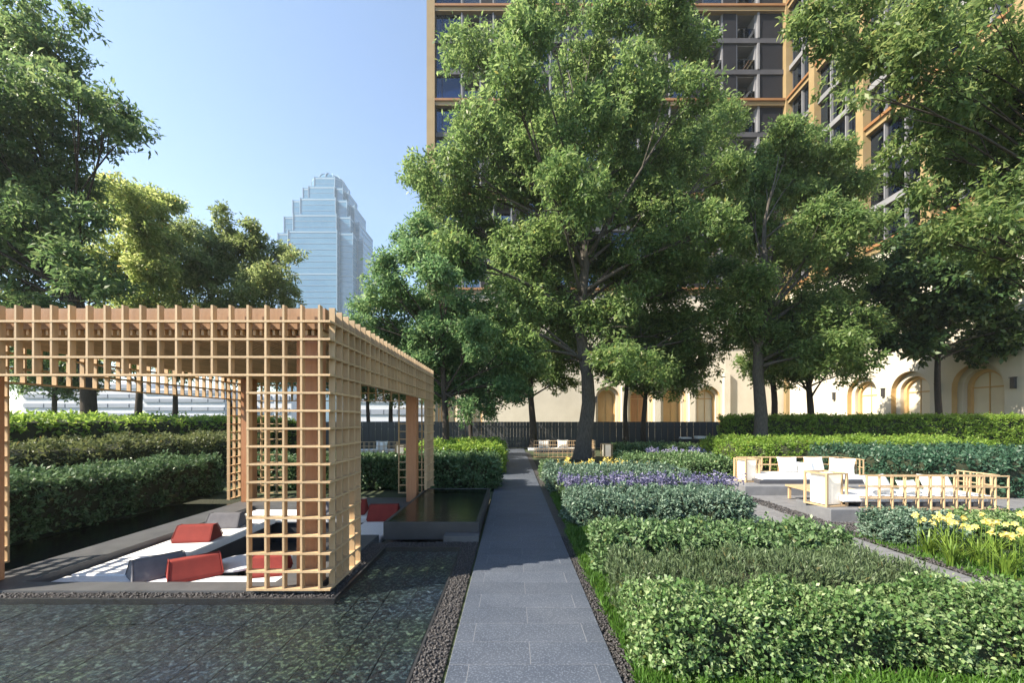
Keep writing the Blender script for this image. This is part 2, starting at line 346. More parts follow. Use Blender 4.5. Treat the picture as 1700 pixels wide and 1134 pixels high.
def snoise(x, y, s):
    return (np.sin(x * 2.1 * s + 1.3) * np.cos(y * 1.7 * s + 0.4) + 0.6 * np.sin(x * 4.7 * s + y * 3.9 * s) + 0.4 * np.sin(x * 9.1 * s - y * 7.3 * s + 2)) / 2
def hedge(name, label, x0, x1, y0, y1, h, n, L, W, leaf, seed=1, rr=0.16, style='leafy', group=None, rz=0, rough=0.05, cat='hedge', ctr=None):
    rs = np.random.default_rng(seed); lx, ly = (x1 - x0) / 2, (y1 - y0) / 2
    cx, cy = ((x0 + x1) / 2, (y0 + y1) / 2)
    root = empty(name, (cx, cy, 0), label, cat, group, rz)
    rr = min(rr, lx * 0.9, ly * 0.9, h * 0.8)
    # solid dark core added inside to block light and darken leaf gaps
    def rounded(p, inset):
        q = p.copy(); r = rr
        q[:, 0] = np.clip(p[:, 0], -lx + r, lx - r); q[:, 1] = np.clip(p[:, 1], -ly + r, ly - r); q[:, 2] = np.clip(p[:, 2], -9, h - r)
        d = p - q; ln = np.linalg.norm(d, axis=1, keepdims=True); nn = np.where(ln > 1e-6, d / np.maximum(ln, 1e-6), np.array([0, 0, 1.0]))
        return q + nn * np.minimum(ln, r) - nn * inset, nn
    def bulge(pt, nn):
        k = rough * snoise(pt[:, 0] + seed + pt[:, 2], pt[:, 1] + pt[:, 2] * 0.7, 1.2)
        return pt + nn * k[:, None]
    nx, ny = max(3, int(lx * 6)), max(3, int(ly * 6)); nx = min(nx, 90); ny = min(ny, 50); nz = 5
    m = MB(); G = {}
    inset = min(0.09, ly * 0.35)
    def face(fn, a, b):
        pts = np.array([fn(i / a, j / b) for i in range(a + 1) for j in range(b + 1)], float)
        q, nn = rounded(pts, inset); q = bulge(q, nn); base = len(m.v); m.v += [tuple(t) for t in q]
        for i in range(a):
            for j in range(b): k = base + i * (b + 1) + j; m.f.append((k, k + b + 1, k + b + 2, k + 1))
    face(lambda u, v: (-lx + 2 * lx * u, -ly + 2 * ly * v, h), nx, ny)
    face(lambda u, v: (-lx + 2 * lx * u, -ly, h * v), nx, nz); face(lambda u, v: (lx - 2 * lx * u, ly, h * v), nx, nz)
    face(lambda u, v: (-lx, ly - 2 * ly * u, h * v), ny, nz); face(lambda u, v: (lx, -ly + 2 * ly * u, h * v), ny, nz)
    m.build('shade_core', M['core'], root)
    per = 11; nl = n; n = max(20, n // per)
    A = np.array([4 * lx * ly, 2 * lx * h, 2 * lx * h * 0.25, 2 * ly * h, 2 * ly * h * 0.7]); f = rs.choice(5, n, p=A / A.sum())
    u, v = rs.uniform(-1, 1, n), rs.uniform(0, 1, n); p = np.empty((n, 3))
    p[:, 0] = np.select([f == 0, f == 1, f == 2, f == 3, f == 4], [u * lx, u * lx, u * lx, -lx, lx])
    p[:, 1] = np.select([f == 0, f == 1, f == 2, f >= 3], [(2 * v - 1) * ly, -ly, ly, u * ly]); p[:, 2] = np.where(f == 0, h, v * h)
    q, nn = rounded(p, 0.0); q = bulge(q, nn)
    q = q - nn * (rs.uniform(0, 1, n) ** 1.4 * min(0.13, ly * 0.5))[:, None] + rs.normal(size=(n, 3)) * 0.012
    # loose shoots stand proud of the clipped face
    shoot = rs.uniform(size=n) < 0.14; q[shoot] += nn[shoot] * rs.uniform(0.01, 0.8, shoot.sum())[:, None] * L
    ax = unit(nn * 0.6 + rs.normal(size=(n, 3)) * 0.45 + np.array([0, 0, 0.35])); k = np.repeat(np.arange(n), per); n = len(k)
    t_ = rs.uniform(-1.3, 0.7, n); q = q[k] + ax[k] * (t_ * L)[:, None] + rs.normal(size=(n, 3)) * L * 0.28; nn = nn[k]; ax = ax[k]
    q[:, 2] = np.maximum(q[:, 2], 0.01)
    if style == 'wispy': ld = unit(nn * 0.35 + rs.normal(size=(n, 3)) * 0.5 + np.array([0, 0, 0.75])); nr = unit(rs.normal(size=(n, 3)))
    else: ld = unit(ax * 0.45 + rs.normal(size=(n, 3)) * 0.75 + np.array([0, 0, 0.1])); nr = unit(ax * 0.8 + rs.normal(size=(n, 3)) * 0.55 + np.array([0, 0, 0.3]))
    sz = rs.uniform(0.65, 1.25, n)
    link('foliage', leaves_mesh('foliage', q, ld, nr, L * sz, W * sz, 0.1), M[leaf], root)
    return root

# ------------------------------------------------------------------ ground
sheet('ground', M['ground'], [-330, -6.66, -0.46, 3.86, 4.9, 330], [-40, -2.0, 8.95, 10.2, 370], -0.04, [(-6.66, -0.46, -2.0, 8.95)])
tag(bpy.data.objects['ground'], kind='structure')
o = sheet('soil_bed', M['soil'], [0.82, 3.86], [1.0, 17.0], -0.03); tag(o, kind='structure')

# main path: granite slabs in half bond on a pale mortar bed
PX0, PX1 = -0.425, 0.694
path = MB().box((PX0, -1.5, -0.20), (PX1, 24.6, 0.0005)).build('path', M['mortar']); tag(path, kind='structure')
TW, TD = 0.846, 0.285; gap = 0.006
row = 0; y = 2.825 - 15 * TD
while y < 24.6 - TD:
    off = 0.126 if row % 2 else -0.290          # position of one vertical joint in this row
    js = sorted({round(off + k * TW, 4) for k in range(-3, 4) if PX0 + 0.03 < off + k * TW < PX1 - 0.03})
    ed = [PX0] + js + [PX1]
    for a, b in zip(ed[:-1], ed[1:]):
        cbox('paving_slab', (b - a - gap, TD - gap, 0.03), M['granite'], path, ((a + b) / 2, y + TD / 2, -0.0125 + random.uniform(-0.0008, 0.0008)))
    y += TD; row += 1

# second path along the terraces
path2 = MB().box((3.92, 0.5, -0.20), (4.84, 10.0, -0.016)).build('side_path', M['mortar']); tag(path2, kind='structure')
y = 2.2; row = 0
while y < 9.9:
    ed = [3.92, 4.38 + (0.16 if row % 2 else -0.16), 4.84]
    for a, b in zip(ed[:-1], ed[1:]): cbox('paving_slab', (b - a - 0.008, 0.44 - 0.008, 0.03), M['pave'], path2, ((a + b) / 2, y + 0.22, -0.021))
    y += 0.44; row += 1
court = sheet('terrace_paving', M['pave'], [4.86, 13.0], [6.2, 12.0], -0.018); tag(court, kind='structure')

# pebbles: loose stones nobody could count
def pebbles(name, rects, size, dens, z=-0.03, seed=3):
    rs = np.random.default_rng(seed); P_ = []
    for x0, x1, y0, y1 in rects:
        n = int((x1 - x0) * (y1 - y0) * dens)
        P_.append(np.stack([rs.uniform(x0, x1, n), rs.uniform(y0, y1, n), z + rs.uniform(-0.004, 0.010, n)], 1))
    c = np.concatenate(P_); n = len(c)
    oct_ = np.array([(1,0,0),(0,1,0),(-1,0,0),(0,-1,0),(0,0,1),(0,0,-1)], float)
    s = size * rs.uniform(0.6, 1.3, (n, 1, 1)) * rs.uniform(0.7, 1.2, (n, 1, 3)) * np.array([1, 1, 0.6])
    an = rs.uniform(0, 6.28, n); ca, sa = np.cos(an), np.sin(an)
    v = oct_[None] * s; x = v[:, :, 0] * ca[:, None] - v[:, :, 1] * sa[:, None]; yy = v[:, :, 0] * sa[:, None] + v[:, :, 1] * ca[:, None]
    v = np.stack([x, yy, v[:, :, 2]], 2) + c[:, None, :]
    tri = np.array([(0,1,4),(1,2,4),(2,3,4),(3,0,4),(1,0,5),(2,1,5),(3,2,5),(0,3,5)])
    F_ = (tri[None] + (np.arange(n) * 6)[:, None, None]).reshape(-1)
    o = link(name, mesh_np(name, v.reshape(-1, 3), F_, np.arange(0, len(F_), 3), True), M['pebble'])
    return tag(o, kind='stuff')
gb = sheet('gravel_bed', M['pebble'], [0.70, 0.90], [0.8, 22.0], -0.028); tag(gb, kind='structure')
pebbles('gravel', [(0.70, 0.88, 1.5, 6.0)], 0.013, 4500, -0.02, 3); tag(bpy.data.objects['gravel'], 'dark pebbles in the strip right of the granite path', 'gravel')
g2 = pebbles('gravel', [(4.88, 5.2, 4.2, 9.2), (5.2, 5.8, 6.0, 6.8), (3.62, 3.9, 4.2, 8.2)], 0.02, 1500, -0.015, 5); tag(g2, 'pebbles beside the side path at the terraces', 'gravel')

# ------------------------------------------------------------------ pond and sunken pergola deck
pond = sheet('pond_floor', M['darkstone'], [-8.3, -5.0, -2.42, -1.90, -0.455], [-2.0, 4.26, 6.05, 8.1, 8.95], -0.14, [(-5.0, -2.42, 4.26, 8.1), (-2.42, -1.90, 6.05, 8.1)])
tag(pond, kind='structure')
# tiles under the water, front pool and its right arm
tx, ty = 0.262, 0.42
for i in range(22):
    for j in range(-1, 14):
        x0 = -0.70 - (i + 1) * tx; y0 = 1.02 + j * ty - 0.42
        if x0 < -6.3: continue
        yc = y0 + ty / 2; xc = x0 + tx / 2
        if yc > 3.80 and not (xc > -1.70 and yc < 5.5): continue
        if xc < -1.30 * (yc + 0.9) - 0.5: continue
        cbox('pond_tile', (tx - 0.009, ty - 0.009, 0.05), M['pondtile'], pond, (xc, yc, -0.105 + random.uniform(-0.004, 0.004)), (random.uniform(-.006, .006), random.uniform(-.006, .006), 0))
def water(name, rects, z, mat):
    m = MB()
    for x0, x1, y0, y1 in rects: m.quad((x0, y0, z), (x1, y0, z), (x1, y1, z), (x0, y1, z))
    return tag(m.build(name, mat), kind='structure')
water('pond_water', [(-8.3, -0.675, -2.0, 3.92), (-1.66, -0.675, 3.92, 5.50)], -0.026, M['water'])
water('side_pond_water', [(-6.66, -5.56, 3.70, 8.95)], -0.026, M['stillwater'])
# steel edging and pebble margins of the pond
def edging(rects, z0=-0.14, z1=-0.020):
    for x0, x1, y0, y1 in rects:
        o = MB().box((x0, y0, z0), (x1, y1, z1)).build('pond_edging', M['steel'], pond)
edging([(-0.675, -0.655, -2.0, 5.52), (-1.66, -0.675, 5.50, 5.52), (-8.3, -1.68, 3.92, 3.935), (-1.68, -1.66, 3.92, 5.52), (-5.56, -5.54, 3.72, 8.95)])
gm = sheet('pebble_margin', M['pebble'], [-8.3, -1.92, -1.68, -0.655, -0.455], [-2.0, 3.935, 4.06, 5.52, 5.74], -0.03,
           [(-8.3, -0.655, -2.0, 3.935), (-1.68, -0.655, 3.935, 5.52), (-8.3, -1.92, 4.06, 5.74)]); tag(gm, kind='structure')
g3 = pebbles('gravel', [(-0.650, -0.46, 1.5, 5.74), (-5.6, -1.7, 3.94, 4.05), (-1.92, -1.69, 4.05, 5.6), (-1.69, -0.66, 5.53, 5.74)], 0.013, 3600, -0.026, 9)
tag(g3, 'dark pebbles in the margin between pond, deck and path', 'gravel')

# deck round the seating well
DZ = -0.004
dk = MB()
for a, b in (((-5.53, 4.06, -0.3), (-5.0, 8.95, DZ)), ((-5.0, 4.06, -0.3), (-1.92, 4.28, DZ)), ((-2.42, 4.28, -0.3), (-1.92, 6.04, DZ)), ((-5.0, 8.1, -0.3), (-1.84, 8.95, DZ))): dk.box(a, b)
deck = dk.build('deck', M['deck']); tag(deck, kind='structure')
well = MB(); well.quad((-5.0, 4.28, -0.55), (-1.9, 4.28, -0.55), (-1.9, 8.1, -0.55), (-5.0, 8.1, -0.55))
well.quad((-5.0, 4.28, -0.55), (-5.0, 8.1, -0.55), (-5.0, 8.1, -0.2), (-5.0, 4.28, -0.2)); well.quad((-5.0, 8.1, -0.55), (-1.9, 8.1, -0.55), (-1.9, 8.1, -0.2), (-5.0, 8.1, -0.2))
well.quad((-1.9, 6.0, -0.55), (-1.9, 8.1, -0.55), (-1.9, 8.1, -0.13), (-1.9, 6.0, -0.13)); well.quad((-2.42, 4.28, -0.55), (-2.42, 6.05, -0.55), (-2.42, 6.05, -0.29), (-2.42, 4.28, -0.29))
well.quad((-5.0, 4.28, -0.55), (-2.42, 4.28, -0.55), (-2.42, 4.28, -0.29), (-5.0, 4.28, -0.29))
tag(well.build('seating_well', M['darkstone']), kind='structure')
# built-in benches with white seat cushions
def bench(label, x0, x1, y0, y1, z=-0.07, dirx=False):
    r = empty('sunken_bench', ((x0 + x1) / 2, (y0 + y1) / 2, -0.55), label, 'bench', 'benches in the sunken seating well')
    hx, hy = (x1 - x0) / 2, (y1 - y0) / 2
    MB().box((-hx + 0.05, -hy + 0.05, 0), (hx - 0.05, hy - 0.05, 0.36)).build('base', M['darkstone'], r)
    MB().box((-hx, -hy, 0.36), (hx, hy, 0.55 + z)).build('seat_cushion', M['white'], r, bevel=0.025)
    return r
bench('long white bench along the left side of the seating well', -4.93, -4.20, 4.66, 7.46)
bench('white bench behind the front lip of the seating well', -4.93, -2.47, 4.30, 4.64)
bench('white bench across the far end of the seating well', -4.93, -1.94, 7.48, 8.08)
bench('short white bench on the right of the well beside the raised basin', -2.50, -1.92, 6.08, 7.46)
# wedge cushions
def wedge(label, mat, loc, rz, ln=0.50, dp=0.34, h=0.22, grp=None):
    r = empty('wedge_cushion', loc, label, 'cushion', 'wedge cushions in the seating well', rz)
    a = ln / 2; d = dp / 2; b = a * 0.93; t = 0.055
    m = MB(); n = [(-a, -d, 0), (a, -d, 0), (a, d, 0), (-a, d, 0), (-a, -d, 0.03), (a, -d, 0.03), (a, d, 0.03), (-a, d, 0.03), (-b, -t, h), (b, -t, h), (b, t, h), (-b, t, h)]
    m.v = n; m.f = [(0,3,2,1), (0,1,5,4), (1,2,6,5), (2,3,7,6), (3,0,4,7), (4,5,9,8), (5,6,10,9), (6,7,11,10), (7,4,8,11), (8,9,10,11)]
    m.build('cover', M[mat], r, bevel=0.014)
    for sx in (-1, 1): MB().tube([(sx * (a + 0.002), -d, 0.03), (sx * (b + 0.002), -t, h), (sx * (b + 0.002), t, h), (sx * (a + 0.002), d, 0.03)], [0.006] * 4, 5).build('piping', M[mat], r)
    return r
zc = -0.07
wedge('red wedge cushion on the left bench of the seating well', 'red', (-4.52, 6.02, zc), R(8))
wedge('grey wedge cushion just behind the red one on the left bench', 'grey', (-4.62, 6.78, zc), R(5))
wedge('grey wedge cushion on the front bench at the left corner', 'grey', (-3.94, 4.66, zc), R(52), 0.48, 0.34, 0.21)
wedge('red wedge cushion on the front bench left of the lattice screen', 'red', (-3.50, 4.62, zc), R(42), 0.48, 0.34, 0.22)
wedge('red wedge cushion on the front bench behind the lattice screen', 'red', (-2.72, 4.72, zc), R(15), 0.38, 0.30, 0.20)
wedge('red wedge cushion on the far bench near the right rear post', 'red', (-2.22, 7.28, zc), R(4), 0.50, 0.40, 0.26)
wedge('grey wedge cushion on the far bench seen through the lattice', 'grey', (-3.45, 7.72, zc), R(-6), 0.5, 0.4, 0.25)
wedge('small red wedge cushion on the far bench beside the grey one', 'red', (-2.95, 7.74, zc), R(10), 0.5, 0.4, 0.25)
# round tables
def round_table(label, loc, r, h):
    t = empty('round_table', loc, label, 'table', 'round tables in the seating well')
    c = lambda rr, k=40: [(rr * math.cos(2 * math.pi * i / k), rr * math.sin(2 * math.pi * i / k)) for i in range(k)]
    MB().prism(c(r), h - 0.03, h).build('table_top', M['white'], t, bevel=0.006)
    MB().prism(c(r * 0.12, 16), 0.02, h - 0.03).build('stem', M['steel'], t); MB().prism(c(r * 0.55, 24), 0, 0.02).build('base', M['steel'], t)
round_table('larger white round table in the seating well left of the lattice', (-3.22, 4.98, -0.55), 0.30, 0.52)
round_table('smaller white round table in the seating well behind the lattice', (-2.86, 5.10, -0.55), 0.17, 0.53)

# raised dark basin by the path
bs = empty('raised_basin', (-1.15, 7.45, -0.05), 'low black stone water basin between pergola and path', 'basin')
def bpart(name, a, b, mat): return MB().box((a[0] + 1.15, a[1] - 7.45, a[2] + 0.05), (b[0] + 1.15, b[1] - 7.45, b[2] + 0.05)).build(name, mat, bs, bevel=0.006)
bpart('front_wall', (-1.83, 5.95, -0.05), (-0.47, 6.0, 0.20), M['darkstone']); bpart('back_wall', (-1.83, 8.87, -0.05), (-0.47, 8.92, 0.20), M['darkstone'])
bpart('side_wall', (-1.83, 6.002, -0.05), (-1.78, 8.868, 0.20), M['darkstone']); bpart('side_wall', (-0.52, 6.002, -0.05), (-0.47, 8.868, 0.20), M['darkstone'])
bpart('floor', (-1.778, 6.002, -0.05), (-0.522, 8.868, 0.10), M['darkstone'])
m = MB(); m.quad((-0.63, -1.45, 0.243), (0.63, -1.45, 0.243), (0.63, 1.42, 0.243), (-0.63, 1.42, 0.243)); m.build('water', M['stillwater'], bs)
st = MB().box((-0.24, -0.10, 0), (0.24, 0.10, 0.10)).build('entry_step', M['deck'], None, (-0.70, 5.84, -0.045)); tag(st, 'small grey stone step in front of the black basin', 'step')

# ------------------------------------------------------------------ lattice pergola
pg = empty('lattice_pergola', (-3.8, 6.7, 0), 'timber pergola of square oak lattice on cedar posts over the sunken seating', 'pergola')
O = Vector((-3.8, 6.7, 0))
def bar(name, a, b, mat='slat'):
    a, b = Vector(a), Vector(b); c = (a + b) / 2 - O; d = b - a
    return cbox(name, (abs(d.x), abs(d.y), abs(d.z)), M[mat], pg, tuple(c))
C = 0.1715; XR, XL, YF, YB = -1.738, -5.85, 4.0, 9.40
T, DP = 0.020, 0.062
zh = [2.085 + i * C for i in range(4)]; zlow = [2.085 - i * C for i in range(1, 13)]; ZT = 2.755
xv = [-1.846 - i * 0.1709 for i in range(24)]; yv = [4.124 + i * 0.172 for i in range(31)]
for face_y, s in ((YF, 1), (YB, -1)):
    ya, yb = (face_y + 0.003, face_y + DP) if s > 0 else (face_y - DP, face_y - 0.003)
    for i, x in enumerate(xv):
        z0 = 0.012 if (i < 5 or i > 18) else zh[0] - T / 2
        bar('vertical_slat', (x - T / 2, ya, z0), (x + T / 2, yb, ZT))
    ya, yb = (face_y, face_y + DP + 0.003) if s > 0 else (face_y - DP - 0.003, face_y)
    for z in zh: bar('horizontal_slat', (XL, ya, z - T / 2), (XR, yb, z + T / 2))
    for z in zlow:
        bar('horizontal_slat', (xv[4] - T / 2 - 0.002, ya, z - T / 2), (XR, yb, z + T / 2)); bar('horizontal_slat', (XL, ya, z - T / 2), (xv[19] + T / 2 + 0.002, yb, z + T / 2))
for face_x, s in ((XR, -1), (XL, 1)):
    xa, xb = (face_x - DP, face_x - 0.003) if s < 0 else (face_x + 0.003, face_x + DP)
    for i, y in enumerate(yv):
        far = i > 25
        z0 = (0.22 if (far and s < 0) else 0.012) if (i < 5 or far) else zh[0] - T / 2
        bar('vertical_slat', (xa, y - T / 2, z0), (xb, y + T / 2, ZT))
    xa, xb = (face_x - DP - 0.003, face_x + 0.001) if s < 0 else (face_x - 0.001, face_x + DP + 0.003)
    y0, y1 = YF + DP + 0.004, YB - DP - 0.004
    for z in zh: bar('horizontal_slat', (xa, y0, z - T / 2), (xb, y1, z + T / 2))
    for z in zlow:
        bar('horizontal_slat', (xa, y0, z - T / 2), (xb, yv[4] + T / 2 + 0.002, z + T / 2))
        if not (s < 0 and z < 0.2): bar('horizontal_slat', (xa, yv[26] - T / 2 - 0.002, z - T / 2), (xb, y1, z + T / 2))
for x in (-2.03, -5.36):
    for y in (4.24, 8.54): bar('post', (x - 0.10, y - 0.10, 0.002), (x + 0.10, y + 0.10, 2.487), 'post')
bar('ceiling_panel', (-5.74, 4.10, 2.545), (-1.83, 9.30, 2.748), 'ceil')
x = -5.69
while x < -1.89:
    bar('ceiling_batten', (x, 4.13, 2.49), (x + 0.024, 9.27, 2.543), 'slat'); x += 0.064

# ------------------------------------------------------------------ fence at the end of the garden
fn = empty('board_fence', (2.0, 25.4, 0), 'charcoal vertical board fence across the end of the garden', 'fence')
X0, X1 = -12.0, 13.4
n = int((X1 - X0) / 0.195)
for i in range(n):
    x = X0 + (i + 0.5) * 0.195 - 2.0
    cbox('fence_board', (0.188, 0.03, 1.58), M['fence'], fn, (x, 0.0 + (0.012 if i % 2 else -0.012), 0.77))
for z in (0.35, 1.25): MB().box((X0 - 2, 0.035, z - 0.05), (X1 - 2, 0.085, z + 0.05)).build('fence_rail', M['fence'], fn)

# ------------------------------------------------------------------ apartment tower with podium
bt = empty('apartment_building', (10, 40, 0), 'tall dark apartment block with gold frame over a cream arched podium', 'building')
SIDES = {'rear': (Vector((0, 40, 0)), 0.0), 'wing': (Vector((26.3, 40, 0)), R(-90))}
BO = Vector((10, 40, 0))
def fpos(side, u, v, w_):
    """u along the facade, v up, w_ outwards"""
    loc, rz = SIDES[side]
    if side == 'rear': p = Vector((u, -w_, v))
    else: p = Vector((-w_, -u, v))
    return loc + p - BO, rz
def fbox(side, name, u0, u1, v0, v1, w0, w1, mat, parent=None):
    """box on a facade; as child of another facade part it is placed relative to it"""
    p, rz = fpos(side, (u0 + u1) / 2, (v0 + v1) / 2, (w0 + w1) / 2)
    o = cbox(name, (u1 - u0, w1 - w0, v1 - v0), M[mat], parent or bt, (0, 0, 0))
    if parent is None: o.location = p; o.rotation_euler = (0, 0, rz)
    else:
        q = p - parent.location; q.rotate(parent.rotation_euler.to_matrix().inverted()); o.location = q
    return o
FH = 3.0; Z0 = 14.0; NF = 12
def window(side, u0, u1, v0, v1, w_, mull=(), curtain=None, mat='frame'):
    m = MB(); t = 0.06; W_, H_ = u1 - u0, v1 - v0
    for a, b in (((-W_/2, -.05, -H_/2), (-W_/2 + t, .05, H_/2)), ((W_/2 - t, -.05, -H_/2), (W_/2, .05, H_/2)), ((-W_/2 + t, -.05, -H_/2), (W_/2 - t, .05, -H_/2 + t)), ((-W_/2 + t, -.05, H_/2 - t), (W_/2 - t, .05, H_/2))): m.box(a, b)
    for f in mull: m.box((-W_/2 + f * W_ - .03, -.05, -H_/2 + t), (-W_/2 + f * W_ + .03, .05, H_/2 - t))
    key = ('win', round(W_, 3), round(H_, 3), mull, mat)
    if key not in _cache: _cache[key] = m.mesh('window'); _cache[key].materials.append(M[mat])
    p, rz = fpos(side, (u0 + u1) / 2, (v0 + v1) / 2, w_)
    o = link('window', _cache[key], None, bt, p, (0, 0, rz))
    pn = cbox('pane', (W_ - 2 * t, 0.012, H_ - 2 * t), M['pane'], o, (0, 0.012, 0))
    if curtain:
        a, b, cm = curtain; cbox('curtain', ((b - a) * W_, 0.08, H_ - 0.2), M[cm], o, (-W_ / 2 + (a + b) / 2 * W_, 0.42, 0))
    return o
rd = random.Random(11)
def storey_rear(u0, u1, z, kinds):
    """fill a storey between slabs with bays"""
    u = u0
    for kind, wd in kinds:
        a, b = u, u + wd; zt = z + FH - 0.25; zb = z + 0.25
        if kind == 'G':
            window('rear', a + 0.03, b - 0.03, zb, zt, -0.25, (0.24,), (rd.uniform(0, .5), rd.uniform(.6, 1), 'curtain') if rd.random() < 0.35 else None)
        elif kind == 'P': fbox('rear', 'dark_panel', a + 0.02, b - 0.02, zb, zt, -0.30, -0.12, 'darkpanel')
        elif kind == 'I': fbox('rear', 'pier', a, b, zb, zt, -0.30, 0.03, 'mull')
        elif kind == 'B':
            fbox('rear', 'balcony_cheek', a, a + 0.14, zb, zt, -1.6, -0.2, 'mull'); fbox('rear', 'balcony_cheek', b - 0.14, b, zb, zt, -1.6, -0.2, 'mull')
            fbox('rear', 'balcony_ceiling', a + 0.14, b - 0.14, zt - 0.08, zt - 0.002, -1.6, -0.3, 'mull')
            window('rear', a + 0.16, b - 0.16, zb, zt - 0.5, -1.55, (0.5,), (0.0, 0.55, rd.choice(('curtain', 'timberdoor'))) if rd.random() < 0.6 else None)
            fbox('rear', 'lintel', a + 0.14, b - 0.14, zt - 0.5, zt - 0.09, -1.62, -1.5, 'slab')
            fbox('rear', 'balustrade', a + 0.15, b - 0.15, zb, zb + 1.05, -0.22, -0.20, 'balus')
        u = b
seq = [('G', 2.45), ('I', .14), ('B', 1.75), ('P', 1.12), ('I', .12), ('B', 1.75), ('P', 1.1)]
rear_seq = []; tot = 0
while tot < 24.0:
    for k in seq: rear_seq.append(k); tot += k[1]
    if tot > 22: break
U0, U1 = -7.32, 25.95
end = [('B', 2.0), ('P', 1.25), ('B', 1.95), ('I', .2), ('P', 2.3)]
fill = (U1 - U0) - sum(k[1] for k in rear_seq) - sum(k[1] for k in end)
rear_seq = rear_seq + ([('P', fill)] if fill > 0 else []) + end
for f in range(NF):
    z = Z0 + f * FH
    storey_rear(U0, U1, z, rear_seq)
    if f % 3 == 0:
        fbox('rear', 'frame_beam', U0 - 0.02, U1, z - 0.32, z + 0.05, -0.9, 0.16, 'gold'); fbox('rear', 'frame_beam', U0 - 0.02, U1, z + 0.052, z + 0.27, -0.9, 0.30, 'orange')
    else: fbox('rear', 'floor_slab', U0, U1, z - 0.22, z + 0.24, -1.9, -0.02, 'slab')
zt = Z0 + NF * FH
fbox('rear', 'frame_column', -8.1, -7.34, 0, zt, -0.9, 0.30, 'gold'); fbox('rear', 'frame_column', 25.96, 26.6, 0, zt, -0.9, 0.34, 'gold')
fbox('rear', 'room_back_wall', U0, 26.3, Z0, zt, -3.4, -3.2, 'room'); fbox('rear', 'end_wall', -8.05, -7.36, 0.0, zt, -14, -0.92, 'darkpanel')
fbox('rear', 'roof', -8.1, 26.3, zt, zt + 0.6, -14, 0.2, 'slab')
# wing along the right
WU = [0.34, 3.73, 8.73, 13.73, 18.73, 23.73]
for f in range(NF):
    z = Z0 + f * FH
    if f % 3 == 0:
        fbox('wing', 'frame_beam', 0.36, 24, z - 0.32, z + 0.05, -0.6, 0.16, 'gold'); fbox('wing', 'frame_beam', 0.36, 24, z + 0.052, z + 0.27, -0.6, 0.32, 'orange')
    else: fbox('wing', 'floor_slab', 0.36, 24, z - 0.2, z + 0.22, -1.9, 0.06, 'wingslab')
    for a, b in zip(WU[:-1], WU[1:]):
        k = 2 if b - a < 4 else 3; s = (b - a - 0.3) / k
        for i in range(k):
            ua = a + 0.15 + i * s
            window('wing', ua + 0.05, ua + s - 0.05, z + 0.29, z + FH - 0.34, -0.22, (), (rd.uniform(0, .3), rd.uniform(.5, 1), rd.choice(('curtain', 'timberdoor'))) if rd.random() < 0.4 else None)
            if i: fbox('wing', 'white_mullion', ua - 0.045, ua + 0.045, z + 0.29, z + FH - 0.34, -0.26, 0.02, 'mull')
for u in WU[1:]: fbox('wing', 'frame_column', u - 0.33, u + 0.33, Z0 - 0.4, zt, -0.5, 0.36, 'gold')
fbox('wing', 'room_back_wall', 0, 24, Z0, zt, -3.4, -3.2, 'room'); fbox('wing', 'roof', 0.36, 24, zt, zt + 0.6, -14, 0.2, 'slab'); fbox('wing', 'end_wall', 23.75, 24.0, 0, zt, -14, -0.62, 'darkpanel')
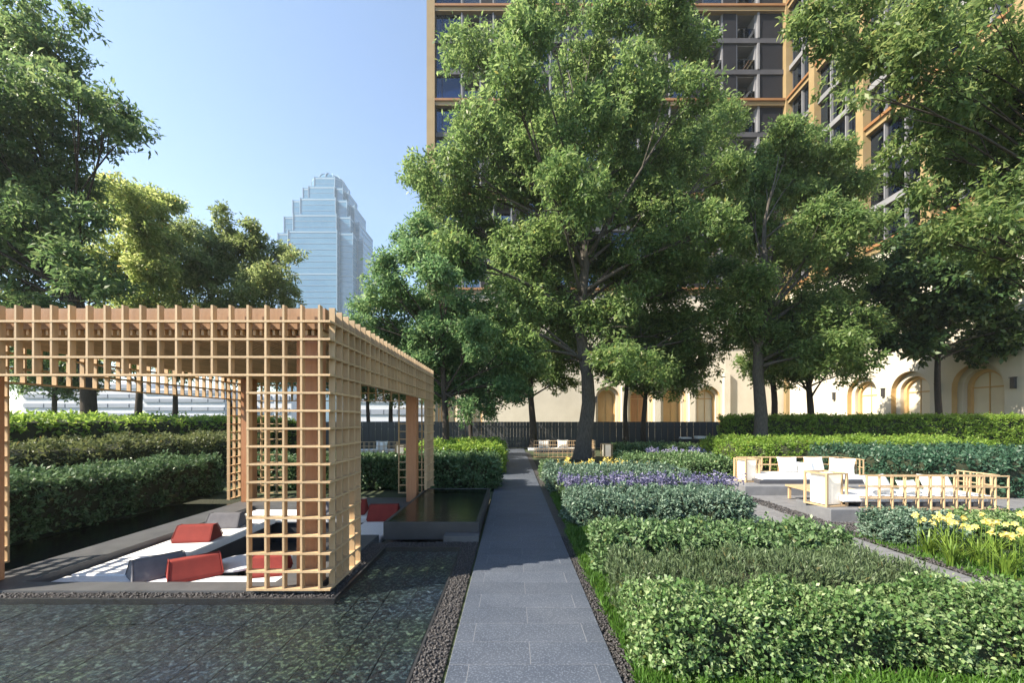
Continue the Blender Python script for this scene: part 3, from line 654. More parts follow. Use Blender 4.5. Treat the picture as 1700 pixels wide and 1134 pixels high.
# podium: cream walls with arched niches
def arch_pts(wd, spring, k=14):
    return [(-wd / 2, 0)] + [(-wd / 2 * math.cos(math.pi * i / k), spring + wd / 2 * math.sin(math.pi * i / k)) for i in range(k + 1)] + [(wd / 2, 0)]
def arch_bay(side, u0, u1, vtop, wd, spring, door='creamdoor', w_=0.0):
    cu = (u0 + u1) / 2; hw = (u1 - u0) / 2; A = arch_pts(wd, spring); m = MB(); d = 0.9
    n = len(A)
    def q(x, y, z): return (x, y, z)
    for (xa, za), (xb, zb) in zip(A[:-1], A[1:]):          # reveal
        pass
    # wall face around the opening
    m.quad((-hw, 0, 0), (-wd / 2, 0, 0), (-wd / 2, 0, spring), (-hw, 0, spring)); m.quad((wd / 2, 0, 0), (hw, 0, 0), (hw, 0, spring), (wd / 2, 0, spring))
    arc = A[1:-1]
    for (xa, za), (xb, zb) in zip(arc[:-1], arc[1:]): m.quad((xa, 0, za), (xb, 0, zb), (xb, 0, vtop), (xa, 0, vtop))
    m.quad((-hw, 0, spring), (-wd / 2, 0, spring), (-wd / 2, 0, vtop), (-hw, 0, vtop)); m.quad((wd / 2, 0, spring), (hw, 0, spring), (hw, 0, vtop), (wd / 2, 0, vtop))
    p, rz = fpos(side, cu, 0, w_)
    wall = link('podium_wall', m.mesh('podium_wall'), M['cream'], bt, p, (0, 0, rz))
    r = MB()
    for (xa, za), (xb, zb) in zip(A[:-1], A[1:]): r.quad((xa, 0, za), (xa, d, za), (xb, d, zb), (xb, 0, zb))
    link('arch_reveal', r.mesh('arch_reveal'), M['ochre'], wall)
    # stepped inner arch frame
    def ring(w1, w2, y0, y1, mat, nm):
        a, b = arch_pts(w1, spring), arch_pts(w2, spring); g = MB()
        for i in range(len(a) - 1):
            g.quad((a[i][0], y0, a[i][1]), (a[i+1][0], y0, a[i+1][1]), (b[i+1][0], y0, b[i+1][1]), (b[i][0], y0, b[i][1])); g.quad((b[i][0], y0, b[i][1]), (b[i+1][0], y0, b[i+1][1]), (b[i+1][0], y1, b[i+1][1]), (b[i][0], y1, b[i][1]))
        link(nm, g.mesh(nm), M[mat], wall)
    ring(wd, wd * 0.76, 0.35, 0.6, 'cream', 'arch_frame'); ring(wd * 0.76, wd * 0.62, 0.6, 0.8, 'ochre', 'inner_arch_frame')
    dr = MB(); dp = arch_pts(wd * 0.62, spring); dr.f.append(tuple(range(len(dp)))); dr.v = [(x, 0.78, z) for x, z in dp]
    link('arched_door', dr.mesh('arched_door'), M[door], wall)
    mb = MB().box((-0.025, 0.74, 0), (0.025, 0.775, spring + wd * 0.3)); mb.box((-wd * 0.31, 0.745, spring - 0.05), (wd * 0.31, 0.772, spring + 0.03)); link('glazing_bar', mb.mesh('glazing_bar'), M['ochre'], wall)
    return wall
def plain(side, u0, u1, vtop, w_=0.0): return fbox(side, 'podium_wall', u0, u1, 0, vtop, w_ - 0.3, w_, 'cream')
PT = 13.66
def sconce(side, u, v=3.6):
    o = fbox(side, 'wall_sconce', u - 0.09, u + 0.09, v - 0.28, v + 0.28, 0.0, 0.16, 'frame'); fbox(side, 'sconce_cap', u - 0.12, u + 0.12, v + 0.282, v + 0.32, 0.0, 0.20, 'frame', o)
edges = [-7.3, -5.0, -2.2, 1.6, 7.6, 10.7, 13.8, 17.1, 20.4, 26.3]
kinds = ['a', 'a', 'w', 'w', 'a', 'a', 'a', 'a', 'w']
doors = ['creamdoor', 'creamdoor', '', '', 'ochre', 'timberdoor', 'ochre', 'creamdoor', '']
for i, (a, b) in enumerate(zip(edges[:-1], edges[1:])):
    if kinds[i] == 'a': arch_bay('rear', a, b, PT, 2.3 if b - a > 3 else 1.8, 3.75 if b - a > 3 else 3.9, doors[i])
    else: plain('rear', a, b, PT)
for u in edges[5:9]: fbox('rear', 'pilaster', u - 0.28, u + 0.28, 0, 6.2, 0.002, 0.35, 'cream')
wed = [0.36, 6.6, 10.4, 14.2, 18.4, 24.0]
for i, (a, b) in enumerate(zip(wed[:-1], wed[1:])):
    if i in (0, 4): plain('wing', a, b, PT)
    else: arch_bay('wing', a, b, PT, 2.7, 3.55, 'creamdoor')
for u in (5.9, 10.4, 14.2, 18.1): sconce('wing', u)
for u in (8.0,): sconce('rear', u)
fbox('wing', 'string_course', 0.36, 24, 8.6, 8.95, 0.002, 0.14, 'cream'); fbox('rear', 'string_course', -7.3, 26.0, 8.6, 8.95, 0.002, 0.14, 'cream')

# ------------------------------------------------------------------ far buildings
K = 300 / F
sk = empty('glass_skyscraper', P(550, 698, 300), 'hazy stepped glass skyscraper with a domed top', 'building'); sk.location.z = 0
tiers = [(308, 25, 700), (329, 36, 355), (354, 48, 385), (384, 58, 415), (412, 65, 700)]
zz = lambda y: EYE + (HY - y) * K
def octa(h, c): return [(-h, -h + c), (-h + c, -h), (h - c, -h), (h, -h + c), (h, h - c), (h - c, h), (-h + c, h), (-h, h - c)]
def cross(h, t):
    """plan with two stepped-back corners each side"""
    a, b = h, h * 0.87; c = h * 0.56
    return [(-c, -a), (c, -a), (c, -b), (b, -b), (b, -c), (a, -c), (a, c), (b, c), (b, b), (c, b), (c, a), (-c, a), (-c, b), (-b, b), (-b, c), (-a, c), (-a, -c), (-b, -c), (-b, -b), (-c, -b)]
prev = None
for i, (yt, hw, _) in enumerate(tiers):
    h = hw * K; ztop = zz(yt); zb = zz(tiers[i + 1][0]) - 0.5 if i < 4 else 0
    pl = octa(h, h * 0.35) if i == 0 else cross(h, 0)
    t = MB().prism(pl, zb, ztop).build('tower_tier', M['skyglass'], sk)
    t.rotation_euler = (0, 0, 0)
    step = 3.9; z = ztop - 0.6; j = 0
    while z > max(zb, 60) + 1:
        hb = 0.2 if j % 7 else 0.9
        sc_ = 1.006
        MB().prism([(x * sc_, y_ * sc_) for x, y_ in pl], z - hb, z).build('floor_band', M['skyband'], t); z -= step; j += 1
    for x, y_ in pl:
        if y_ < 0: MB().box((x * 1.012 - 0.2, y_ * 1.012 - 0.2, max(zb, 55)), (x * 1.012 + 0.2, y_ * 1.012 + 0.2, ztop + 0.3)).build('corner_pier', M['skyband'], t)
dm = MB(); r0 = 22 * K
for i in range(7):
    a0, a1 = i / 7 * math.pi / 2, (i + 1) / 7 * math.pi / 2
    for j in range(24):
        b0, b1 = j / 24 * 2 * math.pi, (j + 1) / 24 * 2 * math.pi
        f = lambda a, b: (r0 * math.cos(a) * math.cos(b), r0 * math.cos(a) * math.sin(b), zz(308) + 15 * K * math.sin(a))
        dm.quad(f(a0, b0), f(a0, b1), f(a1, b1), f(a1, b0))
d_ = dm.build('dome', M['skyglass'], sk)
for j in range(12):
    b = j / 12 * 2 * math.pi
    MB().tube([((r0 + .3) * math.cos(a) * math.cos(b), (r0 + .3) * math.cos(a) * math.sin(b), zz(308) + (15 * K + .3) * math.sin(a)) for a in [i / 8 * math.pi / 2 for i in range(9)]], [0.4] * 9, 5).build('rib', M['skyband'], d_)
def far_block(label, x0, x1, y0, y1, h, cols, rows, stripe):
    r = empty('far_building', ((x0 + x1) / 2, y0, 0), label, 'building', 'pale buildings beyond the garden')
    hx = (x1 - x0) / 2; MB().box((-hx, 0, 0), (hx, y1 - y0, h)).build('wall', M['farwhite'], r)
    fh = h / rows
    for i in range(rows):
        for j in range(cols):
            wx = 2 * hx / cols; cx = -hx + (j + .5) * wx
            cbox('window', (wx * (0.94 if stripe else 0.6), 0.3, fh * 0.42), M['farglass'], r, (cx, -0.05, (i + .55) * fh))
    return r
far_block('low pale car-park style block with long window bands seen under the pergola', -84, -62, 72, 90, 8.2, 6, 5, True)
far_block('pale banded block right of the trunk seen under the pergola', -61.5, -48, 70, 86, 7.0, 5, 5, True)
far_block('narrow pale block seen just left of the rear lattice screen', -47, -39, 74, 86, 6.5, 5, 3, False)
far_block('pale low block behind the fence seen through the pergola opening', -29, -15, 72, 84, 6.0, 6, 3, True)

# ------------------------------------------------------------------ hedges, right side
hedge('hedge', 'front variegated pale green hedge nearest the camera on the right', 0.86, 3.80, 2.66, 3.24, 0.44, 42000, 0.034, 0.020, 'hd_var', 21, 0.18, rough=0.13)
hedge('hedge', 'dusky olive fine-leaved shrub row behind the front variegated hedge', 0.92, 3.72, 3.42, 4.25, 0.36, 27000, 0.055, 0.011, 'hd_wisp', 22, 0.22, 'wispy', rough=0.11)
hedge('hedge', 'leafy green hedge third from the camera with a fringe of grass', 0.90, 3.66, 4.35, 5.10, 0.45, 20000, 0.056, 0.028, 'hd_mid', 23, 0.22, rough=0.09)
hedge('hedge', 'rounded grey-green clipped hedge ending at the side path', 0.92, 3.82, 6.40, 7.65, 0.48, 26000, 0.055, 0.024, 'hd_blue', 24, 0.28, rough=0.07)
hedge('hedge', 'blue-green hedge block behind the purple flowers', 0.86, 4.2, 9.45, 11.6, 0.46, 18000, 0.075, 0.035, 'hd_blue', 25, 0.2)
hedge('hedge', 'dark clipped hedge with pale top left of the far terrace lantern', 4.4, 6.0, 10.95, 12.5, 0.62, 12000, 0.075, 0.035, 'hd_mid', 26, 0.25)
hedge('hedge', 'long pale topped hedge behind the purple flowers by the dark hedge', 3.5, 6.4, 12.7, 14.6, 0.52, 12000, 0.085, 0.04, 'hd_mid', 27, 0.2)
hedge('hedge', 'low hedge behind the lavender row near the fence', 4.6, 8.2, 17.6, 19.6, 0.56, 11000, 0.1, 0.045, 'hd_mid', 28, 0.2)
hedge('hedge', 'bright green shrub mass at the foot of the forked tree', 7.6, 16.8, 14.0, 17.4, 0.95, 30000, 0.11, 0.045, 'hd_bright', 29, 0.5, rough=0.10)
hedge('hedge', 'dark teal hedge behind the near terrace sofa', 8.9, 14.4, 8.9, 12.8, 0.88, 30000, 0.085, 0.04, 'hd_teal', 30, 0.3, rough=0.09)
hedge('hedge', 'tall formal clipped hedge in front of the cream arched wall', 10.1, 27.0, 19.5, 20.6, 1.84, 52000, 0.11, 0.05, 'hd_bright', 31, 0.12, rough=0.04)
hedge('hedge', 'grey-green rounded shrub beside the yellow lilies', 4.98, 6.0, 5.45, 6.2, 0.37, 9000, 0.048, 0.022, 'hd_blue', 32, 0.22)
hedge('hedge', 'pale low shrub row behind the yellow lilies', 6.05, 9.4, 5.35, 6.1, 0.36, 14000, 0.05, 0.024, 'hd_var', 33, 0.2)
hedge('hedge', 'small green shrub at the path edge by the yellow flowers', 0.84, 1.25, 11.9, 13.0, 0.40, 3500, 0.06, 0.028, 'hd_mid', 34, 0.15)
# left side
hedge('hedge', 'glossy dark green hedge behind the black basin left of the path', -2.9, -0.36, 9.95, 11.4, 0.74, 17000, 0.085, 0.046, 'hd_dark', 41, 0.2, rough=0.07)
hedge('hedge', 'bright green hedge behind the glossy dark one left of the path', -3.2, -0.28, 12.6, 16.5, 0.90, 17000, 0.10, 0.045, 'hd_bright', 42, 0.3, rough=0.08)
hedge('hedge', 'dark hedge seen through the rear of the pergola', -6.6, -2.95, 10.0, 11.3, 0.72, 16000, 0.085, 0.046, 'hd_dark', 43, 0.2, rough=0.07)
hedge('hedge', 'lowest dark green hedge along the left edge of the side pond', -8.1, -6.70, 3.6, 9.8, 0.80, 36000, 0.072, 0.036, 'hd_dark', 44, 0.25, rough=0.10)
hedge('hedge', 'middle olive-brown hedge tier left of the pergola', -10.1, -8.3, 4.6, 14.5, 1.20, 34000, 0.09, 0.035, 'hd_brown', 45, 0.35, rough=0.12)
hedge('hedge', 'top hedge tier with bright clipped crown left of the pergola', -14.4, -10.6, 6.0, 21.0, 1.72, 36000, 0.115, 0.05, 'hd_bright', 46, 0.25, rough=0.07)

# grass edges: blades nobody could count
def grass(name, rects, n, hgt, seed, label):
    rs = np.random.default_rng(seed); a = np.array([(x1 - x0) * (y1 - y0) for x0, x1, y0, y1 in rects]); k = rs.choice(len(rects), n, p=a / a.sum()); r = np.array(rects)[k]
    p = np.stack([rs.uniform(r[:, 0], r[:, 1]), rs.uniform(r[:, 2], r[:, 3]), np.full(n, -0.03)], 1)
    d = unit(rs.normal(size=(n, 3)) * 0.42 + np.array([0, 0, 1.0])); nr = unit(rs.normal(size=(n, 3)) * np.array([1, 1, 0.2]))
    L = hgt * rs.uniform(0.5, 1.3, n); o = link(name, leaves_mesh(name, p, d, nr, L, L * 0.11 + 0.002, 0.25), M['grass']); return tag(o, label, 'grass', kind='stuff')
grass('grass', [(0.80, 1.02, 2.0, 6.3), (0.86, 1.0, 6.3, 9.4), (1.0, 1.35, 5.1, 6.4), (0.80, 3.9, 2.1, 2.72)], 30000, 0.085, 61, 'short bright grass along the gravel edge and the near hedge')
grass('grass', [(4.9, 5.6, 5.0, 6.0), (4.95, 6.6, 4.0, 5.2), (1.2, 3.8, 5.15, 6.4)], 12000, 0.08, 62, 'short grass round the lilies and between the beds')

# ------------------------------------------------------------------ flowers
def lily_mesh(seed):
    rs = np.random.default_rng(seed); n = 46; m = MB()
    for i in range(n):
        an = rs.uniform(0, 6.28); ln = rs.uniform(0.28, 0.54); out = rs.uniform(0.08, 0.30); w_ = rs.uniform(0.007, 0.013)
        dx, dy = math.cos(an), math.sin(an); bx, by = dx * rs.uniform(0, .05), dy * rs.uniform(0, .05); pts = []
        for k in range(5):
            t = k / 4; pts.append(Vector((bx + dx * out * t ** 1.8, by + dy * out * t ** 1.8, ln * t - 0.16 * t ** 3 * (ln > 0.36) - 0.03 * t * t)))
        for k in range(4):
            wa, wb = w_ * (1 - (k / 4) ** 2), w_ * (1 - ((k + 1) / 4) ** 2) + 0.0006; s = Vector((-dy, dx, 0))
            m.quad(pts[k] - s * wa, pts[k] + s * wa, pts[k + 1] + s * wb, pts[k + 1] - s * wb)
    me = m.mesh('leaves'); me.materials.append(M['lily_leaf']); return me
def flower_mesh(mat, r=0.045, petals=6):
    m = MB()
    for i in range(petals):
        a = 2 * math.pi * i / petals; d = Vector((math.cos(a), math.sin(a), 0)); s = Vector((-d.y, d.x, 0))
        p0 = Vector((0, 0, -0.02)); p1 = d * r * 0.55 + Vector((0, 0, 0.012)); p2 = d * r * 1.05 + Vector((0, 0, 0.0))
        m.quad(p0, p1 - s * r * 0.32, p2, p1 + s * r * 0.32)
    m.tube([(0, 0, -0.03), (0, 0, 0.0)], [0.004, 0.007], 5)
    me = m.mesh('flower'); me.materials.append(mat); return me
LM = [lily_mesh(s) for s in (1, 2, 3)]; FM = flower_mesh(M['yellow'])
stem_me = MB().tube([(0, 0, 0), (0.01, 0, 0.25), (0.0, 0.01, 0.5)], [0.005, 0.004, 0.003], 5).mesh('stem'); stem_me.materials.append(M['lily_leaf'])
rd = random.Random(5)
LL = ['lily clump nearest the grey-green rounded shrub', 'second lily clump from the rounded shrub in the front rank', 'lily clump in the middle of the bed', 'frontmost lily clump by the side path edge', 'lily clump right of the frontmost one', 'lily clump at the right of the front rank', 'lily clump at the lower right corner of the picture', 'farthest right lily clump before the pale shrub row', 'lily clump tucked against the pale low shrub row', 'leftmost lily clump standing at the side path', 'lily clump cut by the right picture edge']
spots = [(5.12, 5.15), (5.40, 4.85), (5.75, 5.0), (5.25, 4.45), (5.62, 4.50), (6.05, 4.75), (5.95, 4.35), (6.35, 5.1), (5.50, 5.28), (5.02, 4.78), (6.4, 4.6)]
for i, (x, y) in enumerate(spots):
    pl = empty('lily_plant', (x, y, -0.03), LL[i], 'flower', 'yellow lilies beside the side path', rd.uniform(0, 6))
    link('leaves', LM[i % 3], None, pl)
    for k in range(rd.randint(3, 5)):
        a = rd.uniform(0, 6.28); q = rd.uniform(0.03, 0.14); h = rd.uniform(0.40, 0.54)
        s = link('stem', stem_me, None, pl, (q * math.cos(a), q * math.sin(a), 0)); s.scale = (1, 1, h / 0.5)
        for g in range(2): fl = link('flower', FM, None, pl, (q * math.cos(a) + rd.uniform(-.03, .03), q * math.sin(a) + rd.uniform(-.03, .03), h + g * 0.02), (rd.uniform(-1.2, 1.2), rd.uniform(-1.2, 1.2), rd.uniform(0, 6))); fl.scale = [rd.uniform(0.7, 1.05)] * 3
def spike_plant(seed, mat, h, nst, spread, r=0.02):
    """upright flower spikes over small leaves; returns (leaf mesh, flower mesh)"""
    rs = np.random.default_rng(seed); lf = 70
    p = rs.normal(size=(lf, 3)) * np.array([spread, spread, 0]) + np.array([0, 0, 1]) * rs.uniform(0, h * 0.62, (lf, 1)); d = unit(rs.normal(size=(lf, 3)) + np.array([0, 0, .6]))
    me = leaves_mesh('leaves', p, d, unit(rs.normal(size=(lf, 3))), np.full(lf, 0.09), np.full(lf, 0.03), 0.2); me.materials.append(M['hd_mid'])
    q = []
    for i in range(nst):
        x, y = rs.normal(size=2) * spread; hh = h * rs.uniform(0.8, 1.1)
        for k in range(18): q.append((x + rs.normal() * 0.014, y + rs.normal() * 0.014, hh * rs.uniform(0.62, 1.0)))
    q = np.array(q); n = len(q); d = unit(rs.normal(size=(n, 3)))
    fm = leaves_mesh('flowers', q, d, unit(rs.normal(size=(n, 3))), np.full(n, r * 2), np.full(n, r * 1.4), 0.1); fm.materials.append(mat)
    return me, fm
def flower_row(name, label, group, mat, x0, x1, y0, y1, n, h, seed, r=0.02, nst=5):
    protos = [spike_plant(seed + i, mat, h, nst, 0.09, r) for i in range(3)]; rd = random.Random(seed)
    for i in range(n):
        x = x0 + (x1 - x0) * (i + 0.5 + rd.uniform(-.3, .3)) / n; y = rd.uniform(y0, y1)
        e = empty(name, (x, y, -0.02), label, 'flower', group, rd.uniform(0, 6)); e.scale = [rd.uniform(.85, 1.15)] * 3
        a, b = protos[i % 3]; link('leaves', a, None, e); link('flowers', b, None, e)
flower_row('purple_flower', 'purple flower spikes in the bed between the clipped hedges', 'purple flowers between the hedges', M['purple'], 1.05, 4.5, 8.1, 9.2, 44, 0.52, 71, 0.024, 6)
flower_row('lavender_plant', 'pale lavender flower spikes in the far row near the fence', 'lavender row near the fence', M['lavender'], 5.2, 8.3, 15.3, 16.6, 34, 0.55, 75, 0.035, 6)
flower_row('yellow_flower', 'low yellow flowers at the foot of the big central tree', 'yellow flowers under the central tree', M['yellow'], 1.15, 4.4, 12.4, 13.8, 24, 0.42, 79, 0.024, 4)

# ------------------------------------------------------------------ terrace seating on the right
def pillow_mesh(wd, h, t):
    k = 10; m = MB()
    for side in (1, -1):
        base = len(m.v)
        for i in range(k + 1):
            for j in range(k + 1):
                u, v = i / k * 2 - 1, j / k * 2 - 1
                pin = 1 - 0.10 * (1 - abs(u)) ** 1 * 0 - 0.07 * (1 - u * u) * abs(v) ** 3 - 0.0
                pin2 = 1 - 0.07 * (1 - v * v) * abs(u) ** 3
                th = t / 2 * max(0, (1 - abs(u) ** 3) * (1 - abs(v) ** 3)) ** 0.6
                m.v.append((u * wd / 2 * pin2, side * th, h / 2 + v * h / 2 * pin))
        for i in range(k):
            for j in range(k):
                a = base + i * (k + 1) + j; f = (a, a + k + 1, a + k + 2, a + 1); m.f.append(f if side < 0 else f[::-1])
    me = m.mesh('pillow', True); me.materials.append(M['white']); return me
PIL = [pillow_mesh(0.50, 0.38, 0.17), pillow_mesh(0.36, 0.27, 0.13)]
def lattice_sofa(label, x, y, sgn, length=2.35, group='lattice back sofas on the terraces', n_side=1):
    """sofa with a lattice back along X at y; seat on the side sgn*Y"""
    r = empty('lattice_sofa', (x, y, 0), label, 'sofa', group)
    c = 0.105; nx = 2 * int(length / c / 2); Hh = 0.745; nz = 4; t = 0.016; dp = 0.022
    for layer in (0, 0.14):
        for i in range(0 if layer == 0 else 1, nx + 1, 2): cbox('lattice_upright', (t, dp, Hh), M['slat'], r, (i * c, sgn * layer, Hh / 2))
        for k in range(5): cbox('lattice_rail', (nx * c + t + 0.004, dp + 0.004, t), M['slat'], r, (nx * c / 2, sgn * layer, 0.012 + k * (Hh - 0.022) / 4))
    L = nx * c
    for k in range(1, 7): cbox('lattice_upright', (dp, t, Hh), M['slat'], r, (L - 0.003, sgn * (0.14 + k * c), Hh / 2))
    for k in range(5): cbox('lattice_rail', (dp + 0.004, 6 * c, t), M['slat'], r, (L - 0.003, sgn * (0.16 + 3 * c), 0.012 + k * (Hh - 0.022) / 4))
    ya, yb = sorted((sgn * 0.17, sgn * 0.86))
    MB().box((0.06, ya, 0.20), (L - 0.05, yb, 0.27)).build('seat_base', M['slab'], r)
    MB().box((-0.25 if sgn > 0 else 0.12, ya, 0.272), (L - 0.06, yb - 0.0, 0.385)).build('seat_cushion', M['white'], r, bevel=0.025)
    return r, L
def pillow(label, loc, rz, tilt, big=0):
    o = link('pillow', PIL[big], None, None, loc, (tilt, 0, rz)); return tag(o, label, 'pillow', 'white pillows on the terrace sofas')
def lantern(label, x, y, z, wd=0.42, h=0.56):
    r = empty('lantern', (x, y, z), label, 'lantern', 'box lanterns on the terraces', R(12)); a = wd / 2; t = 0.016
    for sx in (-1, 1):
        for sy in (-1, 1): cbox('frame_post', (t * 2, t * 2, h), M['slat'], r, (sx * (a - t), sy * (a - t), h / 2))
    for z_ in (0.014, h - 0.014):
        for s in (-1, 1): cbox('frame_rail', (wd - 4 * t, t * 1.6, 0.026), M['slat'], r, (0, s * (a - t), z_)); cbox('frame_rail', (t * 1.6, wd - 4 * t, 0.026), M['slat'], r, (s * (a - t), 0, z_))
    MB().box((-a * 0.7, -a * 0.7, 0.03), (a * 0.7, a * 0.7, h - 0.03)).build('shade', M['lampwhite'], r, bevel=0.008)
    for s in (-1, 1): cbox('shade_strip', (0.03, 0.03, h - 0.06), M['slat'], r, (s * a * 0.71, -a * 0.71, h / 2))
    return r
def platform(label, x0, x1, y0, y1, z=0.19):
    o = MB().box((0, 0, -0.03), (x1 - x0, y1 - y0, z)).build('stone_platform', M['lightstone'], None, (x0, y0, 0), bevel=0.012); return tag(o, label, 'platform', 'low stone platforms under the sofas')
platform('low grey stone platform under the nearest terrace sofa', 5.22, 8.3, 6.86, 7.72)
lattice_sofa('near lattice-backed white sofa on the right terrace, turned away', 5.80, 6.84, 1)
platform('low grey stone platform under the second terrace sofa', 5.16, 8.5, 9.27, 10.5)
lattice_sofa('second lattice-backed white sofa facing the camera on the right terrace', 5.62, 10.46, -1, 2.6)
lantern('white box lantern in oak frame on the near platform corner', 5.42, 7.24, 0.192, 0.44, 0.57)
lantern('white box lantern in oak frame on the second platform beside the dark hedge', 5.62, 10.02, 0.192, 0.40, 0.55)
for i, (lab, x, big, dx) in enumerate((('white pillow at the left of the near sofa seen through its lattice', 6.35, 0, 0.2), ('white pillow at the right of the near sofa seen through its lattice', 7.35, 0, -0.1), ('small white pillow leaning in the middle of the near sofa', 6.85, 1, 0.1))):
    pillow(lab, (x, 7.16, 0.375), R(180) + dx, R(30), big)
pillow('leftmost large white pillow on the second sofa', (6.72, 10.14, 0.385), 0.05, R(-16)); pillow('small white pillow between two large ones on the second sofa', (7.05, 10.02, 0.385), -0.06, R(-18), 1)
pillow('large white pillow right of the small one on the second sofa', (7.36, 10.14, 0.385), 0.12, R(-14)); pillow('large white pillow leaning on the right arm of the second sofa', (7.78, 9.9, 0.385), R(-50), R(-20))
ct = empty('coffee_table', (6.3, 8.5, 0), 'low oak coffee table between the two terrace sofas', 'table')
MB().box((-0.5, -0.4, 0.25), (0.5, 0.4, 0.29)).build('table_top', M['slat'], ct, bevel=0.006)
for sx in (-1, 1):
    for sy in (-1, 1): cbox('leg', (0.045, 0.045, 0.249), M['slat'], ct, (sx * 0.44, sy * 0.34, 0.1245))
# farther sets by the fence
lattice_sofa('far lattice-backed sofa behind the big central trunk', 0.98, 18.6, 1, 2.9)
for i, x in enumerate((1.45, 2.3)): pillow(('white pillow at the left of the far sofa near the path', 'white pillow at the middle of the far sofa near the path')[i], (x, 18.9, 0.385), R(180), R(16), 0)
lantern('far box lantern right of the central trunk', 4.25, 18.8, 0, 0.42, 0.60)
lattice_sofa('far lattice-backed sofa seen through the right opening of the pergola', -6.4, 17.6, 1, 1.6)
pillow('white pillow on the far sofa seen through the pergola', (-5.6, 17.95, 0.385), R(180), R(16), 0)
lantern('white box lantern left of the path behind the rear cedar post', -4.75, 17.8, 0.0, 0.44, 0.62)
db = empty('garden_table', (10.2, 23.6, 0), 'dark low garden table with pale trays in front of the fence', 'table')
MB().box((-0.9, -0.35, 0.55), (0.9, 0.35, 0.60)).build('table_top', M['steel'], db)
for sx in (-1, 1):
    for sy in (-1, 1): cbox('leg', (0.06, 0.06, 0.549), M['steel'], db, (sx * 0.8, sy * 0.28, 0.2745))
for i, x in enumerate((9.75, 10.6)): tag(MB().box((-0.28, -0.22, 0), (0.28, 0.22, 0.10 + 0.06 * i)).build('cushion', M['white'], None, (x, 23.55, 0.602), bevel=0.03), ('flatter white cushion on the dark table by the fence', 'thicker white cushion on the dark table by the fence')[i], 'cushion')

# ------------------------------------------------------------------ trees
def pix(lst, Y, spread, seed, rscale=1.0):
    """clumps read off the photo as (column, row, radius in px), spread in depth"""
    rd = random.Random(seed); out = []
    for x, y, r in lst:
        Yc = Y + rd.uniform(-spread, spread); p = P(x, y, Yc); out.append((p[0], p[1], p[2], r * Yc / F * rscale))
    return out
main = [(905,15,62),(985,60,55),(1080,25,62),(1120,90,60),(790,105,58),(850,150,62),(880,75,50),(960,130,60),(1040,140,66),(1130,170,62),(1195,215,55),(735,285,55),(700,310,40),(790,230,60),(880,235,66),(970,230,66),(1060,240,70),(1150,270,66),(1205,300,46),
        (760,360,62),(840,330,70),(930,330,74),(1020,330,74),(1110,360,70),(1180,390,56),(740,420,45),(810,430,66),(890,430,70),(980,430,66),(1065,450,74),(1140,480,66),(1190,470,45),(850,510,62),(930,520,62),(1020,530,60),(1100,560,58),(1150,570,45),(870,590,48),(820,530,50),(1030,600,48),(930,600,36),(1090,620,36)]
cl = pix(main, 17.6, 3.6, 3) + blob(P(960,300,19.5)[0], 19.5, 11.5, 5, 3, 6, 16, 1.6, 4)
tree('garden_tree', 'large spreading tree with thick trunk in the centre, right of the path', (3.1, 17.6, 0), 16.5, 0.345, cl, 225000, 0.20, 0.078, 'lf_main', 'bark', 11, fork=3.5, lean=(-0.6, 0.3), tuft=22, spread=0.30)
t2 = [(1310,240,52),(1270,280,50),(1350,270,55),(1390,320,50),(1240,330,46),(1310,340,60),(1370,390,58),(1430,380,42),(1250,400,52),(1320,430,60),(1400,460,52),(1260,480,54),(1340,520,60),(1420,540,44),(1250,560,50),(1300,590,46),(1380,590,50),(1220,520,40),(1430,600,30)]
tree('garden_tree', 'forked grey trunk tree right of the central tree, in the bright shrubs', (11.15, 18.9, 0), 13.5, 0.30, pix(t2, 19.5, 2.2, 5), 90000, 0.20, 0.08, 'lf_main', 'bark', 12, fork=3.6, lean=(0.7, 0), tuft=22, spread=0.3)
t3 = [(690,380,30),(670,400,24),(700,430,38),(640,470,36),(720,470,46),(680,510,46),(620,520,34),(760,520,48),(720,560,50),(650,560,42),(790,570,46),(740,610,46),(800,620,40),(690,600,34),(840,640,34),(780,650,32),(600,540,20),(850,600,30),(760,440,40),(640,440,20),(730,655,30),(815,670,26),(860,655,26),(770,680,22),(600,600,26),(580,560,22)]
tree('garden_tree', 'slender bluish trunk tree left of the path behind the pergola corner', (-2.3, 14.2, 0), 7.6, 0.13, pix(t3, 14.2, 1.8, 6), 62000, 0.15, 0.055, 'lf_teal', 'barkdark', 13, fork=2.2, tuft=22, spread=0.22)
def small_tree(label, px, Y, top, rx, z0, n, nl, leaf, seed, r0=0.14, bark='barkdark', dx=0, cr=1.15, L=0.21, dy=0, **kw):
    x = (px - 850) * Y / F; cz = (z0 + top) / 2
    return tree('garden_tree', label, (x, Y, 0), top * 0.9, r0, blob(x + dx, Y + dy, cz, rx, rx * 0.9, (top - z0) / 2 * 0.85, n, cr, seed), nl, L, L * 0.4, leaf, bark, seed, fork=max(2.0, z0 * 1.05), tuft=20, spread=0.28, **kw)
small_tree('dark trunk tree by the fence just right of the path end', 883, 24.2, 9.0, 3.0, 2.7, 18, 30000, 'lf_main', 51, 0.22)
small_tree('thin trunk tree by the fence left of the path end', 781, 24.4, 8.0, 2.8, 2.7, 15, 24000, 'lf_teal', 52, 0.12)
small_tree('left one of two thin dark trees by the fence right of the big trunk', 1040, 23.8, 7.5, 2.0, 3.4, 11, 18000, 'lf_main', 53, 0.15)
small_tree('right one of two thin dark trees by the fence right of the big trunk', 1070, 24.0, 8.0, 2.9, 2.8, 15, 24000, 'lf_main', 54, 0.16, dx=0.8)
small_tree('dark trunk tree behind the tall hedge just right of the forked tree', 1283, 25.5, 8.5, 2.2, 3.6, 12, 20000, 'lf_main', 55, 0.2)
